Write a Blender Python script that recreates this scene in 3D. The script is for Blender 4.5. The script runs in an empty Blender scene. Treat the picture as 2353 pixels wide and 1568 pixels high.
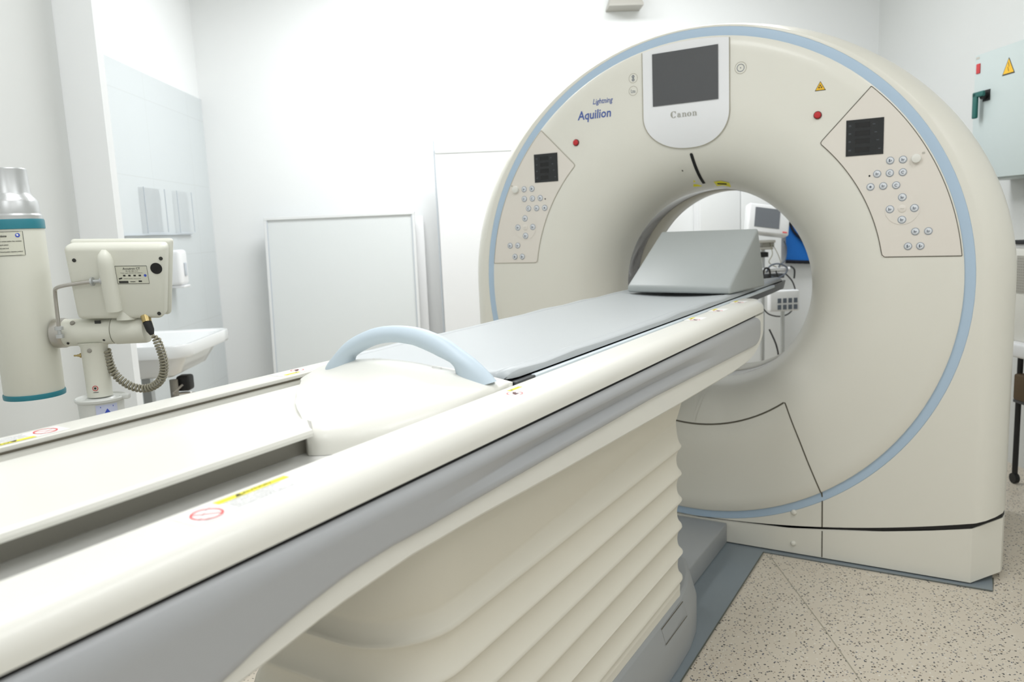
import bpy, bmesh, math, random
from math import sin, cos, pi, radians, sqrt, hypot, atan2
from mathutils import Vector, Matrix
random.seed(7)
SC = bpy.context.scene
COL = SC.collection

# ---------------------------------------------------------------- camera
CX, CY, CZ = .9449, -2.9075, 1.2735
yaw, pitch, roll = .5450, .1453, -.0436
_f = Vector((-sin(yaw)*cos(pitch), cos(yaw)*cos(pitch), -sin(pitch)))
_r0 = Vector((cos(yaw), sin(yaw), 0)); _u0 = _r0.cross(_f)
_r = cos(roll)*_r0 + sin(roll)*_u0; _u = -sin(roll)*_r0 + cos(roll)*_u0
cam_d = bpy.data.cameras.new('camera'); cam = bpy.data.objects.new('camera', cam_d); COL.objects.link(cam)
m = Matrix.Identity(4)
for i in range(3):
    m[i][0] = _r[i]; m[i][1] = _u[i]; m[i][2] = -_f[i]
m[0][3], m[1][3], m[2][3] = CX, CY, CZ
cam.matrix_world = m
cam_d.sensor_width = 36; cam_d.lens = 1790.823/2353*36; cam_d.clip_start = .05
cam_d.dof.use_dof = True; cam_d.dof.focus_distance = 1.75; cam_d.dof.aperture_fstop = 5.0
SC.camera = cam

# ---------------------------------------------------------------- world, light, exposure
SC.view_settings.view_transform = 'Standard'; SC.view_settings.look = 'None'
SC.view_settings.exposure = 0.0; SC.view_settings.gamma = 1.0
w = bpy.data.worlds.new('world'); SC.world = w; w.use_nodes = True
w.node_tree.nodes['Background'].inputs[0].default_value = (.86, .93, 1, 1)
w.node_tree.nodes['Background'].inputs[1].default_value = .3
AZ = .58236                      # the room is turned against the scanner axis
RU = Vector((cos(AZ), sin(AZ), 0)); RV = Vector((-sin(AZ), cos(AZ), 0))
def RP(u, v, z): return Vector((CX, CY, 0)) + RU*u + RV*v + Vector((0, 0, z))
CEIL = 3.0
# ceiling luminaires in room coordinates (u, v), half sizes, power
LAMPS = [(-.2, 4.0, .55, .30, 62), (1.1, 3.9, .55, .30, 34), (-.3, 1.3, .30, .60, 36), (1.5, .9, .30, .60, 24),
         (-.3, -1.0, .30, .60, 28), (1.5, -1.0, .30, .60, 20)]
for k, (lu, lv, lx, ly, P) in enumerate(LAMPS):
    ld = bpy.data.lights.new('ceiling_light_glow', 'AREA'); ld.shape = 'RECTANGLE'
    ld.size = 2*lx; ld.size_y = 2*ly; ld.energy = P*.56; ld.color = (.97, .985, 1)
    lo = bpy.data.objects.new('ceiling_light_glow', ld); COL.objects.link(lo)
    lo.location = RP(lu, lv, CEIL-.055); lo.rotation_euler = (0, 0, AZ)

# ---------------------------------------------------------------- materials
def s2l(c):
    return tuple(((x/255)/12.92 if x/255 <= .04045 else (((x/255)+.055)/1.055)**2.4) for x in c)+(1,)
def mat(name, rgb, rough=.4, metal=0, coat=0, spec=.5, noise=0, bump=0, bscale=200, alpha=1, trans=0, emit=None):
    M = bpy.data.materials.new(name); M.use_nodes = True; nt = M.node_tree; b = nt.nodes['Principled BSDF']
    c = s2l(rgb); b.inputs['Base Color'].default_value = c
    b.inputs['Roughness'].default_value = rough; b.inputs['Metallic'].default_value = metal
    b.inputs['Coat Weight'].default_value = coat; b.inputs['Specular IOR Level'].default_value = spec
    b.inputs['Alpha'].default_value = alpha; b.inputs['Transmission Weight'].default_value = trans
    if emit: b.inputs['Emission Color'].default_value = s2l(rgb); b.inputs['Emission Strength'].default_value = emit
    tc = nt.nodes.new('ShaderNodeTexCoord')
    if noise:
        n = nt.nodes.new('ShaderNodeTexNoise'); n.inputs['Scale'].default_value = 3; n.inputs['Detail'].default_value = 3
        nt.links.new(tc.outputs['Object'], n.inputs['Vector'])
        r = nt.nodes.new('ShaderNodeMix'); r.data_type = 'RGBA'
        r.inputs[6].default_value = tuple(x*(1-noise) for x in c[:3])+(1,); r.inputs[7].default_value = tuple(min(1, x*(1+noise)) for x in c[:3])+(1,)
        nt.links.new(n.outputs['Fac'], r.inputs[0]); nt.links.new(r.outputs[2], b.inputs['Base Color'])
    if bump:
        n = nt.nodes.new('ShaderNodeTexNoise'); n.inputs['Scale'].default_value = bscale; n.inputs['Detail'].default_value = 2
        nt.links.new(tc.outputs['Object'], n.inputs['Vector'])
        bp = nt.nodes.new('ShaderNodeBump'); bp.inputs['Strength'].default_value = bump; bp.inputs['Distance'].default_value = .001
        nt.links.new(n.outputs['Fac'], bp.inputs['Height']); nt.links.new(bp.outputs['Normal'], b.inputs['Normal'])
    return M
M = dict(
    cream=mat('cream plastic', (229, 227, 216), .38, coat=.15, noise=.01),
    cream2=mat('couch cream plastic', (230, 229, 221), .36, coat=.15, noise=.01),
    pinkc=mat('control panel plastic', (229, 223, 213), .45),
    blue=mat('pale blue trim', (180, 202, 222), .4),
    bluel=mat('pale blue handle', (196, 211, 222), .45),
    seam=mat('dark seam', (92, 87, 74), .8), seaml=mat('soft seam', (168, 163, 146), .8), black=mat('black', (16, 16, 16), .6),
    white=mat('white plastic', (238, 239, 240), .35), screen=mat('grey screen glass', (82, 83, 85), .3),
    blackglass=mat('black display glass', (20, 22, 24), .15, coat=.3), digits=mat('dim display marks', (62, 66, 70), .5),
    gray=mat('grey plastic', (172, 174, 176), .36, coat=.1), basegray=mat('base grey plastic', (158, 161, 162), .45),
    plate=mat('grey floor plate', (132, 142, 148), .35, noise=.05), plateedge=mat('floor plate edge', (95, 98, 88), .6),
    bellow=mat('cream bellows vinyl', (228, 224, 210), .5, noise=.01), under=mat('dark underside', (60, 60, 58), .8),
    matt=mat('light grey vinyl', (180, 185, 187), .42, noise=.02, bump=.05, bscale=60), cush=mat('grey vinyl cushion', (166, 171, 170), .42, noise=.015),
    carbon=mat('dark grey carbon', (74, 76, 80), .4), edge=mat('pale edge strip', (214, 224, 230), .3),
    chan=mat('channel metal', (214, 214, 210), .4), chand=mat('grey metal', (150, 147, 138), .5),
    bore=mat('smoked bore window', (84, 79, 75), .15, coat=.5), borec=mat('bore lining', (206, 202, 188), .4, coat=.2),
    icon=mat('icon grey', (100, 108, 120), .6), iconl=mat('pale icon', (190, 186, 176), .6), ring=mat('button ring', (150, 158, 168), .5),
    btn=mat('button', (222, 226, 230), .35), red=mat('red', (196, 44, 50), .35), darkred=mat('dark red', (96, 30, 32), .5),
    redline=mat('red print', (232, 92, 92), .5), yellow=mat('yellow label', (250, 240, 30), .45), amber=mat('amber', (240, 188, 30), .45),
    label=mat('label white', (250, 250, 248), .4), print=mat('dark print', (50, 50, 46), .6), fine=mat('fine print', (150, 150, 148), .6),
    bluetext=mat('blue lettering', (70, 95, 165), .5), greytext=mat('grey lettering', (168, 167, 158), .5),
    bluemark=mat('blue mark', (60, 84, 190), .5), labelb=mat('pale blue label', (196, 202, 226), .5),
    inj=mat('injector cream', (222, 222, 210), .42, noise=.01), label2=mat('injector label', (214, 214, 198), .5),
    teal=mat('teal ring', (38, 122, 136), .4), steel=mat('brushed steel', (190, 186, 180), .28, metal=1), alu=mat('satin aluminium', (196, 198, 198), .35, metal=.75),
    brass=mat('brass', (190, 170, 120), .3, metal=1), cable=mat('grey coil cable', (146, 142, 124), .5), blackr=mat('black rubber', (24, 24, 24), .55),
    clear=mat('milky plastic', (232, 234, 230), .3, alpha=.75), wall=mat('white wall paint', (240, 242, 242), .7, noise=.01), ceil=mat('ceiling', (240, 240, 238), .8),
    wall_shaded=mat('shaded white wall paint', (218, 220, 218), .7, noise=.01),  # darker copy of the white wall paint, shade put into the colour
    ceramic=mat('white ceramic', (238, 240, 240), .15, coat=.5), board=mat('whiteboard', (222, 226, 226), .3, noise=.01), alub=mat('board frame', (226, 228, 228), .4),
    acr=mat('clear acrylic', (232, 238, 242), .2, alpha=.05), acre=mat('acrylic edge', (196, 203, 210), .3), brown=mat('brown tile', (120, 100, 92), .5),
    bluecloth=mat('blue apron cloth', (18, 110, 200), .7, noise=.15, bump=.2, bscale=30), navy=mat('navy binding', (8, 12, 28), .7),
    cab=mat('grey green enamel', (196, 207, 206), .4), green=mat('dark green handle', (8, 92, 86), .4), grille=mat('grille grey', (176, 174, 166), .5),
    glow=mat('lamp diffuser', (250, 252, 255), .5, emit=1.2), darkgrey=mat('dark grey', (70, 72, 74), .5), brownbag=mat('brown case', (84, 66, 40), .6),
    monscr=mat('monitor glass', (112, 116, 122), .25),
)
def mat_speckle():
    Mt = bpy.data.materials.new('speckled vinyl floor'); Mt.use_nodes = True; nt = Mt.node_tree; b = nt.nodes['Principled BSDF']
    tc = nt.nodes.new('ShaderNodeTexCoord')
    base = s2l((216, 208, 192)); prev = None
    def mixc(fac, a, bcol):
        mx = nt.nodes.new('ShaderNodeMix'); mx.data_type = 'RGBA'; nt.links.new(fac, mx.inputs[0])
        if isinstance(a, tuple): mx.inputs[6].default_value = a
        else: nt.links.new(a, mx.inputs[6])
        mx.inputs[7].default_value = bcol; return mx.outputs[2]
    n = nt.nodes.new('ShaderNodeTexNoise'); n.inputs['Scale'].default_value = 9; nt.links.new(tc.outputs['Object'], n.inputs['Vector'])
    cur = mixc(n.outputs['Fac'], base, s2l((210, 199, 182)))
    dist = nt.nodes.new('ShaderNodeTexNoise'); dist.inputs['Scale'].default_value = 160; nt.links.new(tc.outputs['Object'], dist.inputs['Vector'])
    add = nt.nodes.new('ShaderNodeMixRGB'); add.blend_type = 'ADD'; add.inputs[0].default_value = .008
    nt.links.new(tc.outputs['Object'], add.inputs[1]); nt.links.new(dist.outputs['Color'], add.inputs[2])
    for sc, th, col, dens in ((74, .235, (52, 54, 58), .56), (96, .23, (76, 86, 106), .62), (92, .21, (132, 112, 88), .58), (84, .23, (70, 68, 66), .62), (70, .2, (226, 222, 212), .5)):
        v = nt.nodes.new('ShaderNodeTexVoronoi'); v.inputs['Scale'].default_value = sc; v.voronoi_dimensions = '3D'
        nt.links.new(add.outputs[0], v.inputs['Vector'])
        lt = nt.nodes.new('ShaderNodeMath'); lt.operation = 'LESS_THAN'; lt.inputs[1].default_value = th; nt.links.new(v.outputs['Distance'], lt.inputs[0])
        sp = nt.nodes.new('ShaderNodeSeparateColor'); nt.links.new(v.outputs['Color'], sp.inputs[0])
        gt = nt.nodes.new('ShaderNodeMath'); gt.operation = 'GREATER_THAN'; gt.inputs[1].default_value = dens; nt.links.new(sp.outputs[0], gt.inputs[0])
        mu = nt.nodes.new('ShaderNodeMath'); mu.operation = 'MULTIPLY'; nt.links.new(lt.outputs[0], mu.inputs[0]); nt.links.new(gt.outputs[0], mu.inputs[1])
        cur = mixc(mu.outputs[0], cur, s2l(col))
    nt.links.new(cur, b.inputs['Base Color']); b.inputs['Roughness'].default_value = .42
    return Mt
M['floor'] = mat_speckle()
def mat_tile():
    Mt = bpy.data.materials.new('pale wall tile'); Mt.use_nodes = True; nt = Mt.node_tree; b = nt.nodes['Principled BSDF']
    tc = nt.nodes.new('ShaderNodeTexCoord'); mp = nt.nodes.new('ShaderNodeMapping'); mp.inputs['Rotation'].default_value = (pi/2, 0, 0)
    sp = nt.nodes.new('ShaderNodeSeparateXYZ'); cb = nt.nodes.new('ShaderNodeCombineXYZ')
    nt.links.new(tc.outputs['Object'], sp.inputs[0]); nt.links.new(sp.outputs['Y'], cb.inputs[0]); nt.links.new(sp.outputs['Z'], cb.inputs[1])
    br = nt.nodes.new('ShaderNodeTexBrick'); br.offset = 0; br.inputs['Color1'].default_value = s2l((210, 216, 218)); br.inputs['Color2'].default_value = s2l((209, 215, 217))
    br.inputs['Mortar'].default_value = s2l((202, 207, 208)); br.inputs['Scale'].default_value = 1; br.inputs['Mortar Size'].default_value = .002
    br.inputs['Brick Width'].default_value = .6; br.inputs['Row Height'].default_value = .4
    nt.links.new(cb.outputs[0], br.inputs['Vector']); nt.links.new(br.outputs['Color'], b.inputs['Base Color']); b.inputs['Roughness'].default_value = .22
    return Mt
M['tile'] = mat_tile()

# ---------------------------------------------------------------- helpers
class MB:
    def __init__(s): s.v = []; s.f = []; s.m = []
    def add(s, vs, fs, mi=0):
        o = len(s.v); s.v += [Vector(p) for p in vs]; s.f += [tuple(i+o for i in f) for f in fs]; s.m += [mi]*len(fs); return s
    def box(s, x0, x1, y0, y1, z0, z1, mi=0, xf=None):
        vs = [Vector((x, y, z)) for z in (z0, z1) for y in (y0, y1) for x in (x0, x1)]
        if xf: vs = [xf @ p for p in vs]
        return s.add(vs, [(0, 2, 3, 1), (4, 5, 7, 6), (0, 1, 5, 4), (2, 6, 7, 3), (0, 4, 6, 2), (1, 3, 7, 5)], mi)
    def rbox(s, x0, x1, y0, y1, z0, z1, r, mi=0, xf=None, seg=3):
        bm = bmesh.new(); bmesh.ops.create_cube(bm, size=1)
        for v in bm.verts: v.co = Vector(((x0+x1)/2+v.co.x*(x1-x0), (y0+y1)/2+v.co.y*(y1-y0), (z0+z1)/2+v.co.z*(z1-z0)))
        bmesh.ops.bevel(bm, geom=bm.edges[:], offset=r, segments=seg, profile=.5, affect='EDGES')
        bm.verts.index_update(); vs = [v.co.copy() for v in bm.verts]
        if xf: vs = [xf @ p for p in vs]
        s.add(vs, [tuple(v.index for v in f.verts) for f in bm.faces], mi); bm.free(); return s
    def sweep(s, rings, mi=0, cap=True, closed=False, loop=True):
        n = len(rings[0]); k = len(rings); vs = [p for r in rings for p in r]; fs = []
        for i in range(k if closed else k-1):
            a = i*n; b = ((i+1) % k)*n
            for j in range(n if loop else n-1):
                j2 = (j+1) % n; fs.append((a+j, a+j2, b+j2, b+j))
        if cap and not closed: fs.append(tuple(range(n))[::-1]); fs.append(tuple(range((k-1)*n, k*n)))
        return s.add(vs, fs, mi)
    def tube(s, path, r, n=10, mi=0, closed=False, cap=True):
        P = [Vector(p) for p in path]; k = len(P); rs = r if isinstance(r, (list, tuple)) else [r]*k; rings = []; nrm = None
        for i in range(k):
            if closed: t = (P[(i+1) % k]-P[i-1])
            else: t = P[min(i+1, k-1)]-P[max(i-1, 0)]
            t.normalize()
            if nrm is None:
                nrm = t.orthogonal().normalized()
            nrm = (nrm - t*nrm.dot(t)); nrm = nrm.normalized() if nrm.length > 1e-6 else t.orthogonal().normalized()
            b = t.cross(nrm)
            rings.append([P[i]+rs[i]*(cos(2*pi*j/n)*nrm+sin(2*pi*j/n)*b) for j in range(n)])
        return s.sweep(rings, mi, cap, closed)
    def lathe(s, prof, org=(0, 0, 0), axis=(0, 0, 1), n=32, mi=0, cap=True):
        ax = Vector(axis).normalized(); o = Vector(org)
        a = (Vector((1, 0, 0)) if abs(ax.x) < .9 else Vector((0, 1, 0))); a = (a-ax*a.dot(ax)).normalized(); b = ax.cross(a)
        rings = [[o+ax*h+r*(cos(2*pi*j/n)*a+sin(2*pi*j/n)*b) for j in range(n)] for r, h in prof]
        return s.sweep(rings, mi, cap)
    def grid(s, fn, nu, nv, mi=0):
        vs = [fn(i/nu, j/nv) for i in range(nu+1) for j in range(nv+1)]
        fs = [(i*(nv+1)+j, (i+1)*(nv+1)+j, (i+1)*(nv+1)+j+1, i*(nv+1)+j+1) for i in range(nu) for j in range(nv)]
        return s.add(vs, fs, mi)
    def prism(s, poly, fmap, h0, h1, mi=0):
        n = len(poly); vs = [fmap(p[0], p[1], h0) for p in poly]+[fmap(p[0], p[1], h1) for p in poly]
        fs = [tuple(range(n)), tuple(range(n, 2*n))[::-1]]+[(i, n+i, n+(i+1) % n, (i+1) % n) for i in range(n)]
        return s.add(vs, fs, mi)
    def strip(s, pts, w, fmap, mi=0, closed=False):
        """flat line of width w through 2D pts, mapped by fmap(x, y)"""
        k = len(pts); L = []; Rr = []
        for i in range(k):
            a = pts[i-1] if (i or closed) else pts[0]; b = pts[(i+1) % k] if (i < k-1 or closed) else pts[-1]
            d = Vector((b[0]-a[0], b[1]-a[1])); d.normalize(); nx, ny = -d.y*w/2, d.x*w/2
            L.append(fmap(pts[i][0]+nx, pts[i][1]+ny)); Rr.append(fmap(pts[i][0]-nx, pts[i][1]-ny))
        fs = [(i, (i+1) % k, k+(i+1) % k, k+i) for i in range(k if closed else k-1)]
        return s.add(L+Rr, fs, mi)
    def disc(s, c, r0, r1, fmap, mi=0, n=28, a0=0, a1=2*pi):
        full = abs(a1-a0-2*pi) < 1e-6; k = n if full else n+1; vs = []
        for j in range(k):
            a = a0+(a1-a0)*j/n; vs += [fmap(c[0]+r0*cos(a), c[1]+r0*sin(a)), fmap(c[0]+r1*cos(a), c[1]+r1*sin(a))]
        fs = [(2*j, 2*j+1, 2*((j+1) % k)+1, 2*((j+1) % k)) for j in range(n)]
        if r0 == 0: fs = [(2*j, 2*j+1, 2*((j+1) % k)+1) for j in range(n)]
        return s.add(vs, fs, mi)
    def text(s, txt, size, fmap, mi=0, align='LEFT', shear=0, bold=0, sx=1, space=1):
        cu = bpy.data.curves.new('t', 'FONT'); cu.body = txt; cu.size = size; cu.align_x = align; cu.shear = shear; cu.offset = bold
        cu.resolution_u = 2; cu.space_character = space
        ob = bpy.data.objects.new('t', cu); me = bpy.data.meshes.new_from_object(ob)
        s.add([fmap(v.co.x*sx, v.co.y) for v in me.vertices], [tuple(p.vertices) for p in me.polygons], mi)
        bpy.data.objects.remove(ob); bpy.data.curves.remove(cu); bpy.data.meshes.remove(me); return s
    def build(s, name, mats, parent=None, smooth=True, ang=35, label=None, fix=True, bevel=0):
        me = bpy.data.meshes.new(name); me.from_pydata([tuple(p) for p in s.v], [], s.f)
        if not isinstance(mats, (list, tuple)): mats = [mats]
        for mm in mats: me.materials.append(M[mm])
        for p, i in zip(me.polygons, s.m): p.material_index = i; p.use_smooth = smooth
        if fix:
            bm = bmesh.new(); bm.from_mesh(me); bmesh.ops.remove_doubles(bm, verts=bm.verts, dist=1e-6)
            bmesh.ops.recalc_face_normals(bm, faces=bm.faces); bm.to_mesh(me); bm.free()
        if smooth: me.set_sharp_from_angle(angle=radians(ang))
        o = bpy.data.objects.new(name, me); COL.objects.link(o)
        if parent: o.parent = parent
        if bevel:
            bv = o.modifiers.new('bevel', 'BEVEL'); bv.width = bevel; bv.segments = 3; bv.limit_method = 'ANGLE'; bv.angle_limit = radians(40)
        if label: o['label'] = label
        return o
def tag(o, label, cat, group=None):
    o['label'] = label; o['category'] = cat
    if group: o['group'] = group
    return o
def thing(name, label, cat, loc=(0, 0, 0), rotz=0, group=None):
    o = bpy.data.objects.new(name, None); COL.objects.link(o); o.location = loc; o.rotation_euler = (0, 0, rotz)
    o.empty_display_size = .1; return tag(o, label, cat, group)
def struct(o): o['kind'] = 'structure'; return o
def interp(tab, x):
    if x <= tab[0][0]: return tab[0][1]
    for (a, b), (c, d) in zip(tab, tab[1:]):
        if x <= c:
            t = (x-a)/(c-a); return b+(d-b)*t
    return tab[-1][1]
def smooth_path(pts, sub=6, closed=False):
    P = [Vector(p) for p in pts]; k = len(P); out = []
    rng = range(k) if closed else range(k-1)
    for i in rng:
        if closed: p0, p1, p2, p3 = P[i-1], P[i], P[(i+1) % k], P[(i+2) % k]
        else: p0, p1, p2, p3 = P[max(i-1, 0)], P[i], P[i+1], P[min(i+2, k-1)]
        for j in range(sub):
            t = j/sub; out.append(.5*((2*p1)+(-p0+p2)*t+(2*p0-5*p1+4*p2-p3)*t*t+(-p0+3*p1-3*p2+p3)*t**3))
    if not closed: out.append(P[-1])
    return out
def sst(a, b, x):
    t = max(0, min(1, (x-a)/(b-a))); return t*t*(3-2*t)

# ================================================================ SETTING (room coordinates u, v, z)
ROOM = Vector((CX, CY, 0))
U0, U1, V0, V1 = -1.68, 2.6, -2.6, 5.06
def room_struct(name, mb, mt, **k):
    o = mb.build(name, mt, None, **k); o.location = ROOM; o.rotation_euler = (0, 0, AZ); return struct(o)
room_struct('floor', MB().box(U0-.9, U1+.2, V0-.2, V1+.2, -.12, 0), 'floor', smooth=False)
room_struct('ceiling', MB().box(U0-.9, U1+.2, V0-.2, V1+.2, CEIL, CEIL+.1), 'ceil', smooth=False)
room_struct('wall_back', MB().box(U0-.9, U1+.2, V1, V1+.15, 0, CEIL), 'wall', smooth=False)
room_struct('wall_right', MB().box(U1, U1+.15, V0, V1, 0, CEIL), 'wall_shaded', smooth=False)
room_struct('wall_front', MB().box(U0-.9, U1+.2, V0-.15, V0, 0, CEIL), 'wall', smooth=False)
room_struct('wall_left', MB().box(U0-.15, U0, 2.601, V1, 0, CEIL), 'wall', smooth=False)
room_struct('wall_left_near', MB().box(U0-.3, -1.285, V0, 2.6, 0, CEIL), 'wall_shaded', smooth=False)
room_struct('trim_1', MB().box(U0-.15, -1.164, 2.601, 2.645, 0, CEIL), 'wall', smooth=False)
room_struct('trim_2', MB().box(U0, U0+.012, 2.65, V1, .0, 2.135), 'tile', smooth=False)
# fine vinyl weld lines in the floor
fl = MB()
for (a, b) in (((.3027, -.0377), (.5623, -.4855)), ((.5623, -.4855), (.92, -1.14))):
    pa, pb = Vector((a[0], a[1], .0006)), Vector((b[0], b[1], .0006)); d = (pb-pa).normalized(); n = Vector((-d.y, d.x, 0))*.0016
    fl.add([pa-n, pb-n, pb+n, pa+n], [(0, 1, 2, 3)])
struct(fl.build('trim_3', 'seaml', None, smooth=False))

# ceiling luminaires
first = None
for k, (lu, lv, lx, ly, P) in enumerate(LAMPS):
    t = thing('ceiling_light', 'flat white rectangular ceiling light panel set in the white ceiling', 'ceiling light', RP(lu, lv, CEIL-.04), AZ, 'ceiling light panels')
    fr = MB(); e = .02
    fr.box(-lx-e, lx+e, -ly-e, -ly, 0, .04).box(-lx-e, lx+e, ly, ly+e, 0, .04).box(-lx-e, -lx, -ly, ly, 0, .04).box(lx, lx+e, -ly, ly, 0, .04)
    fr.build('frame', 'white', t, smooth=False); MB().box(-lx, lx, -ly, ly, .006, .03).build('diffuser', 'glow', t, smooth=False)

# ================================================================ GANTRY
ZR, ZB, RB, RF, YB = 1.0287, 1.0026, .39, .67, .269
def fy(r):
    if r >= RF: return 0.
    t = min(1, (RF-r)/(RF-RB)); return YB*(1-sqrt(max(0, 1-t*t)))
def zc(r): return ZR if r >= RF else ZR+(ZB-ZR)*((RF-r)/(RF-RB))
def sp(x, z, off=0.):
    zz = ZR
    for _ in range(4): r = hypot(x, z-zz); zz = zc(r)
    r = max(r, RB+1e-4); y = fy(r)
    if r < RF:
        t = (RF-r)/(RF-RB); d = -YB*t/sqrt(max(1e-4, 1-t*t))/(RF-RB)
    else: d = 0
    rx, rz = x/max(r, 1e-6), (z-zz)/max(r, 1e-6); n = Vector((d*rx, -1, d*rz)).normalized()
    return Vector((x, y, z))+n*off
def spp(r, deg, off=0.): return sp(r*cos(radians(deg)), zc(r)+r*sin(radians(deg)), off)
G = thing('ct_scanner_gantry', 'large round cream scanner gantry with pale blue ring and open bore', 'scanner', (0, 0, 0))
def lower_gap(x): return .098+.135*x*x
def perim(W, H, y):
    pts = []; nb, ns, na = 24, 14, 64
    def bot(x): return (x, lower_gap(x))
    for i in range(nb): pts.append(bot(W*i/nb))
    zb = lower_gap(W)
    for i in range(ns): pts.append((W, zb+(ZR-zb)*i/ns))
    for i in range(na): a = pi*i/na; pts.append((W*cos(a), ZR+H*sin(a)))
    for i in range(ns): pts.append((-W, ZR+(zb-ZR)*i/ns))
    for i in range(nb): pts.append(bot(-W*(nb-i)/nb))
    return [Vector((x, y, z)) for x, z in pts]
R1 = .932
p1 = perim(.953, .937, .012)
def oncirc(p, r, y): a = atan2(p.z-ZR, p.x); return Vector((r*cos(a), y, ZR+r*sin(a)))
hs = MB()
rings = [[oncirc(p, R1-.001, .022) for p in p1], [oncirc(p, R1, .012) for p in p1], p1, perim(.962, .9385, .013), perim(.99, .943, .028), perim(1.018, .949, .058), perim(1.038, .954, .092), perim(1.046, .956, .135),
         perim(1.046, .956, .35), perim(1.046, .956, .60), perim(1.04, .95, .72), perim(1.015, .925, .79), perim(.97, .88, .83), perim(.93, .84, .84)]
pl = rings[-1]; rings.append([oncirc(p, .66, .84) for p in pl])
for q in range(1, 9):
    t = q/8; r = .66-.27*t; y = .84-.22*(1-sqrt(max(0, 1-t*t)))
    rings.append([Vector((r*cos(atan2(p.z-ZR, p.x)), y, ZB+r*sin(atan2(p.z-ZR, p.x)))) for p in pl])
hs.sweep(rings, cap=False)
hs.build('housing', 'cream', G, ang=28)
# front cover disc and funnel
fc = MB(); rad = [.9005, .9, .899, .894, .85, .80, .75, .70]+[RF-(RF-RB)*(1-cos(pi/2*0))]
rad = [.9005, .8995, .894, .85, .80, .75, .70, .67]+[RF-(RF-RB)*sin(pi/2*i/16) for i in range(1, 17)]
ys = [.03, .004, 0]
N = 144
rr_ = []
for k, r in enumerate(rad):
    ring_ = []
    for j in range(N):
        a = 2*pi*j/N; y = ys[k] if k < 3 else fy(r); ring_.append(Vector((r*cos(a), y, zc(r)+r*sin(a))))
    rr_.append(ring_)
rr_.append([Vector((RB*cos(2*pi*j/N), YB+.035, ZB+RB*sin(2*pi*j/N))) for j in range(N)])
fc.sweep(rr_, cap=False); fc.build('front_cover', 'cream', G, ang=40)
def ring_band(name, mt, prof, cz, label=None, n=144):
    mb = MB(); mb.sweep([[Vector((r*cos(2*pi*j/n), y, cz+r*sin(2*pi*j/n))) for j in range(n)] for r, y in prof], cap=False)
    return mb.build(name, mt, G, label=label)
ring_band('blue_trim_ring', 'blue', [(.898, .014), (.9, .0115), (.915, .0105), (.930, .011), (.933, .014)], ZR, 'pale blue ring round the front cover')
ring_band('bore_window', 'bore', [(RB, YB+.033), (RB+.001, YB+.05), (RB+.001, .425), (RB, .43)], ZB, 'smoked dark window band inside the bore')
ring_band('bore_lining', 'borec', [(RB, .43), (RB-.004, .436), (RB-.004, .56), (RB-.002, .60), (RB+.002, .622)], ZB)
# small recess plate at the top of the bore
mb = MB(); mb.grid(lambda a, b: Vector(((RB-.003)*cos(radians(70+18*a)), .315+.1*b, ZB+(RB-.003)*sin(radians(70+18*a)))), 8, 1)
mb.build('laser_recess', 'carbon', G)
# plinth below the dark gap
def plan_pl(W, c): return [(-W, .84), (-W, .12), (-W+.004, .095), (-(W-.09), .014), (0, .014), (W-.09, .014), (W-.004, .095), (W, .12), (W, .84)]
mb = MB(); xs = [-1.046, -1.046, -1.04]+[-.953+1.906*i/48 for i in range(49)]+[1.04, 1.046, 1.046]; yy = [.84, .13, .10]+[.0135]*49+[.10, .13, .84]
top = [Vector((x, y, lower_gap(x)-.006-.0135*abs(x))) for x, y in zip(xs, yy)]; bot = [Vector((x, y, .009 if abs(x) < 1.0 else .030)) for x, y in zip(xs, yy)]
mb.sweep([top, bot], cap=True); mb.build('plinth', 'cream', G, ang=25)
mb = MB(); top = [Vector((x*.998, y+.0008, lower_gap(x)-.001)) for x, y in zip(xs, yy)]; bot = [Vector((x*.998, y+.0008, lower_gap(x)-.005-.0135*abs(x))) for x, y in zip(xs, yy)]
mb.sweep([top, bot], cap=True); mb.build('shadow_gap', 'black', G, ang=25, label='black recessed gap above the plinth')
# seams drawn as narrow recessed-looking joints on the covers
sm = MB(); F = lambda o: (lambda x, z: sp(x, z, o))
flat = lambda y: (lambda x, z: Vector((x, y, z)))
arc = [(.553*cos(radians(a)), ZR-.004+.553*sin(radians(a))) for a in range(-143, -51, 3)]+[(.3345, .583)]
sm.strip(arc, .0055, F(.0008)); diag = smooth_path([(.336, .584, 0), (.345, .572, 0), (.385, .48, 0), (.43, .365, 0), (.4728, .264, 0)], 5)
for sg in (1, -1): sm.strip([(sg*p.x, p.y) for p in diag], .0045, F(.0008))
for sg in (1, -1):
    sm.strip([(sg*.473, .268), (sg*.476, .245)], .0048, flat(.0095)); sm.strip([(sg*.476, .245), (sg*.477, lower_gap(.476))], .0048, flat(.0112)); sm.strip([(sg*.477, .113), (sg*.4775, .011)], .0042, flat(.013))
sm.build('cover_seam', 'seam', G, smooth=False, fix=False, label='dark joint lines of the lower service cover')
for x, z, y in ((.3772, .1704, .0115), (.3751, .0469, .014)):
    MB().lathe([(.0105, 0), (.0105, .002), (.0085, .006), (.005, .008), (0.0005, .0085)], (x, y, z), (0, -1, 0), 20).build('screw_cap', 'cream', G)
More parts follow.
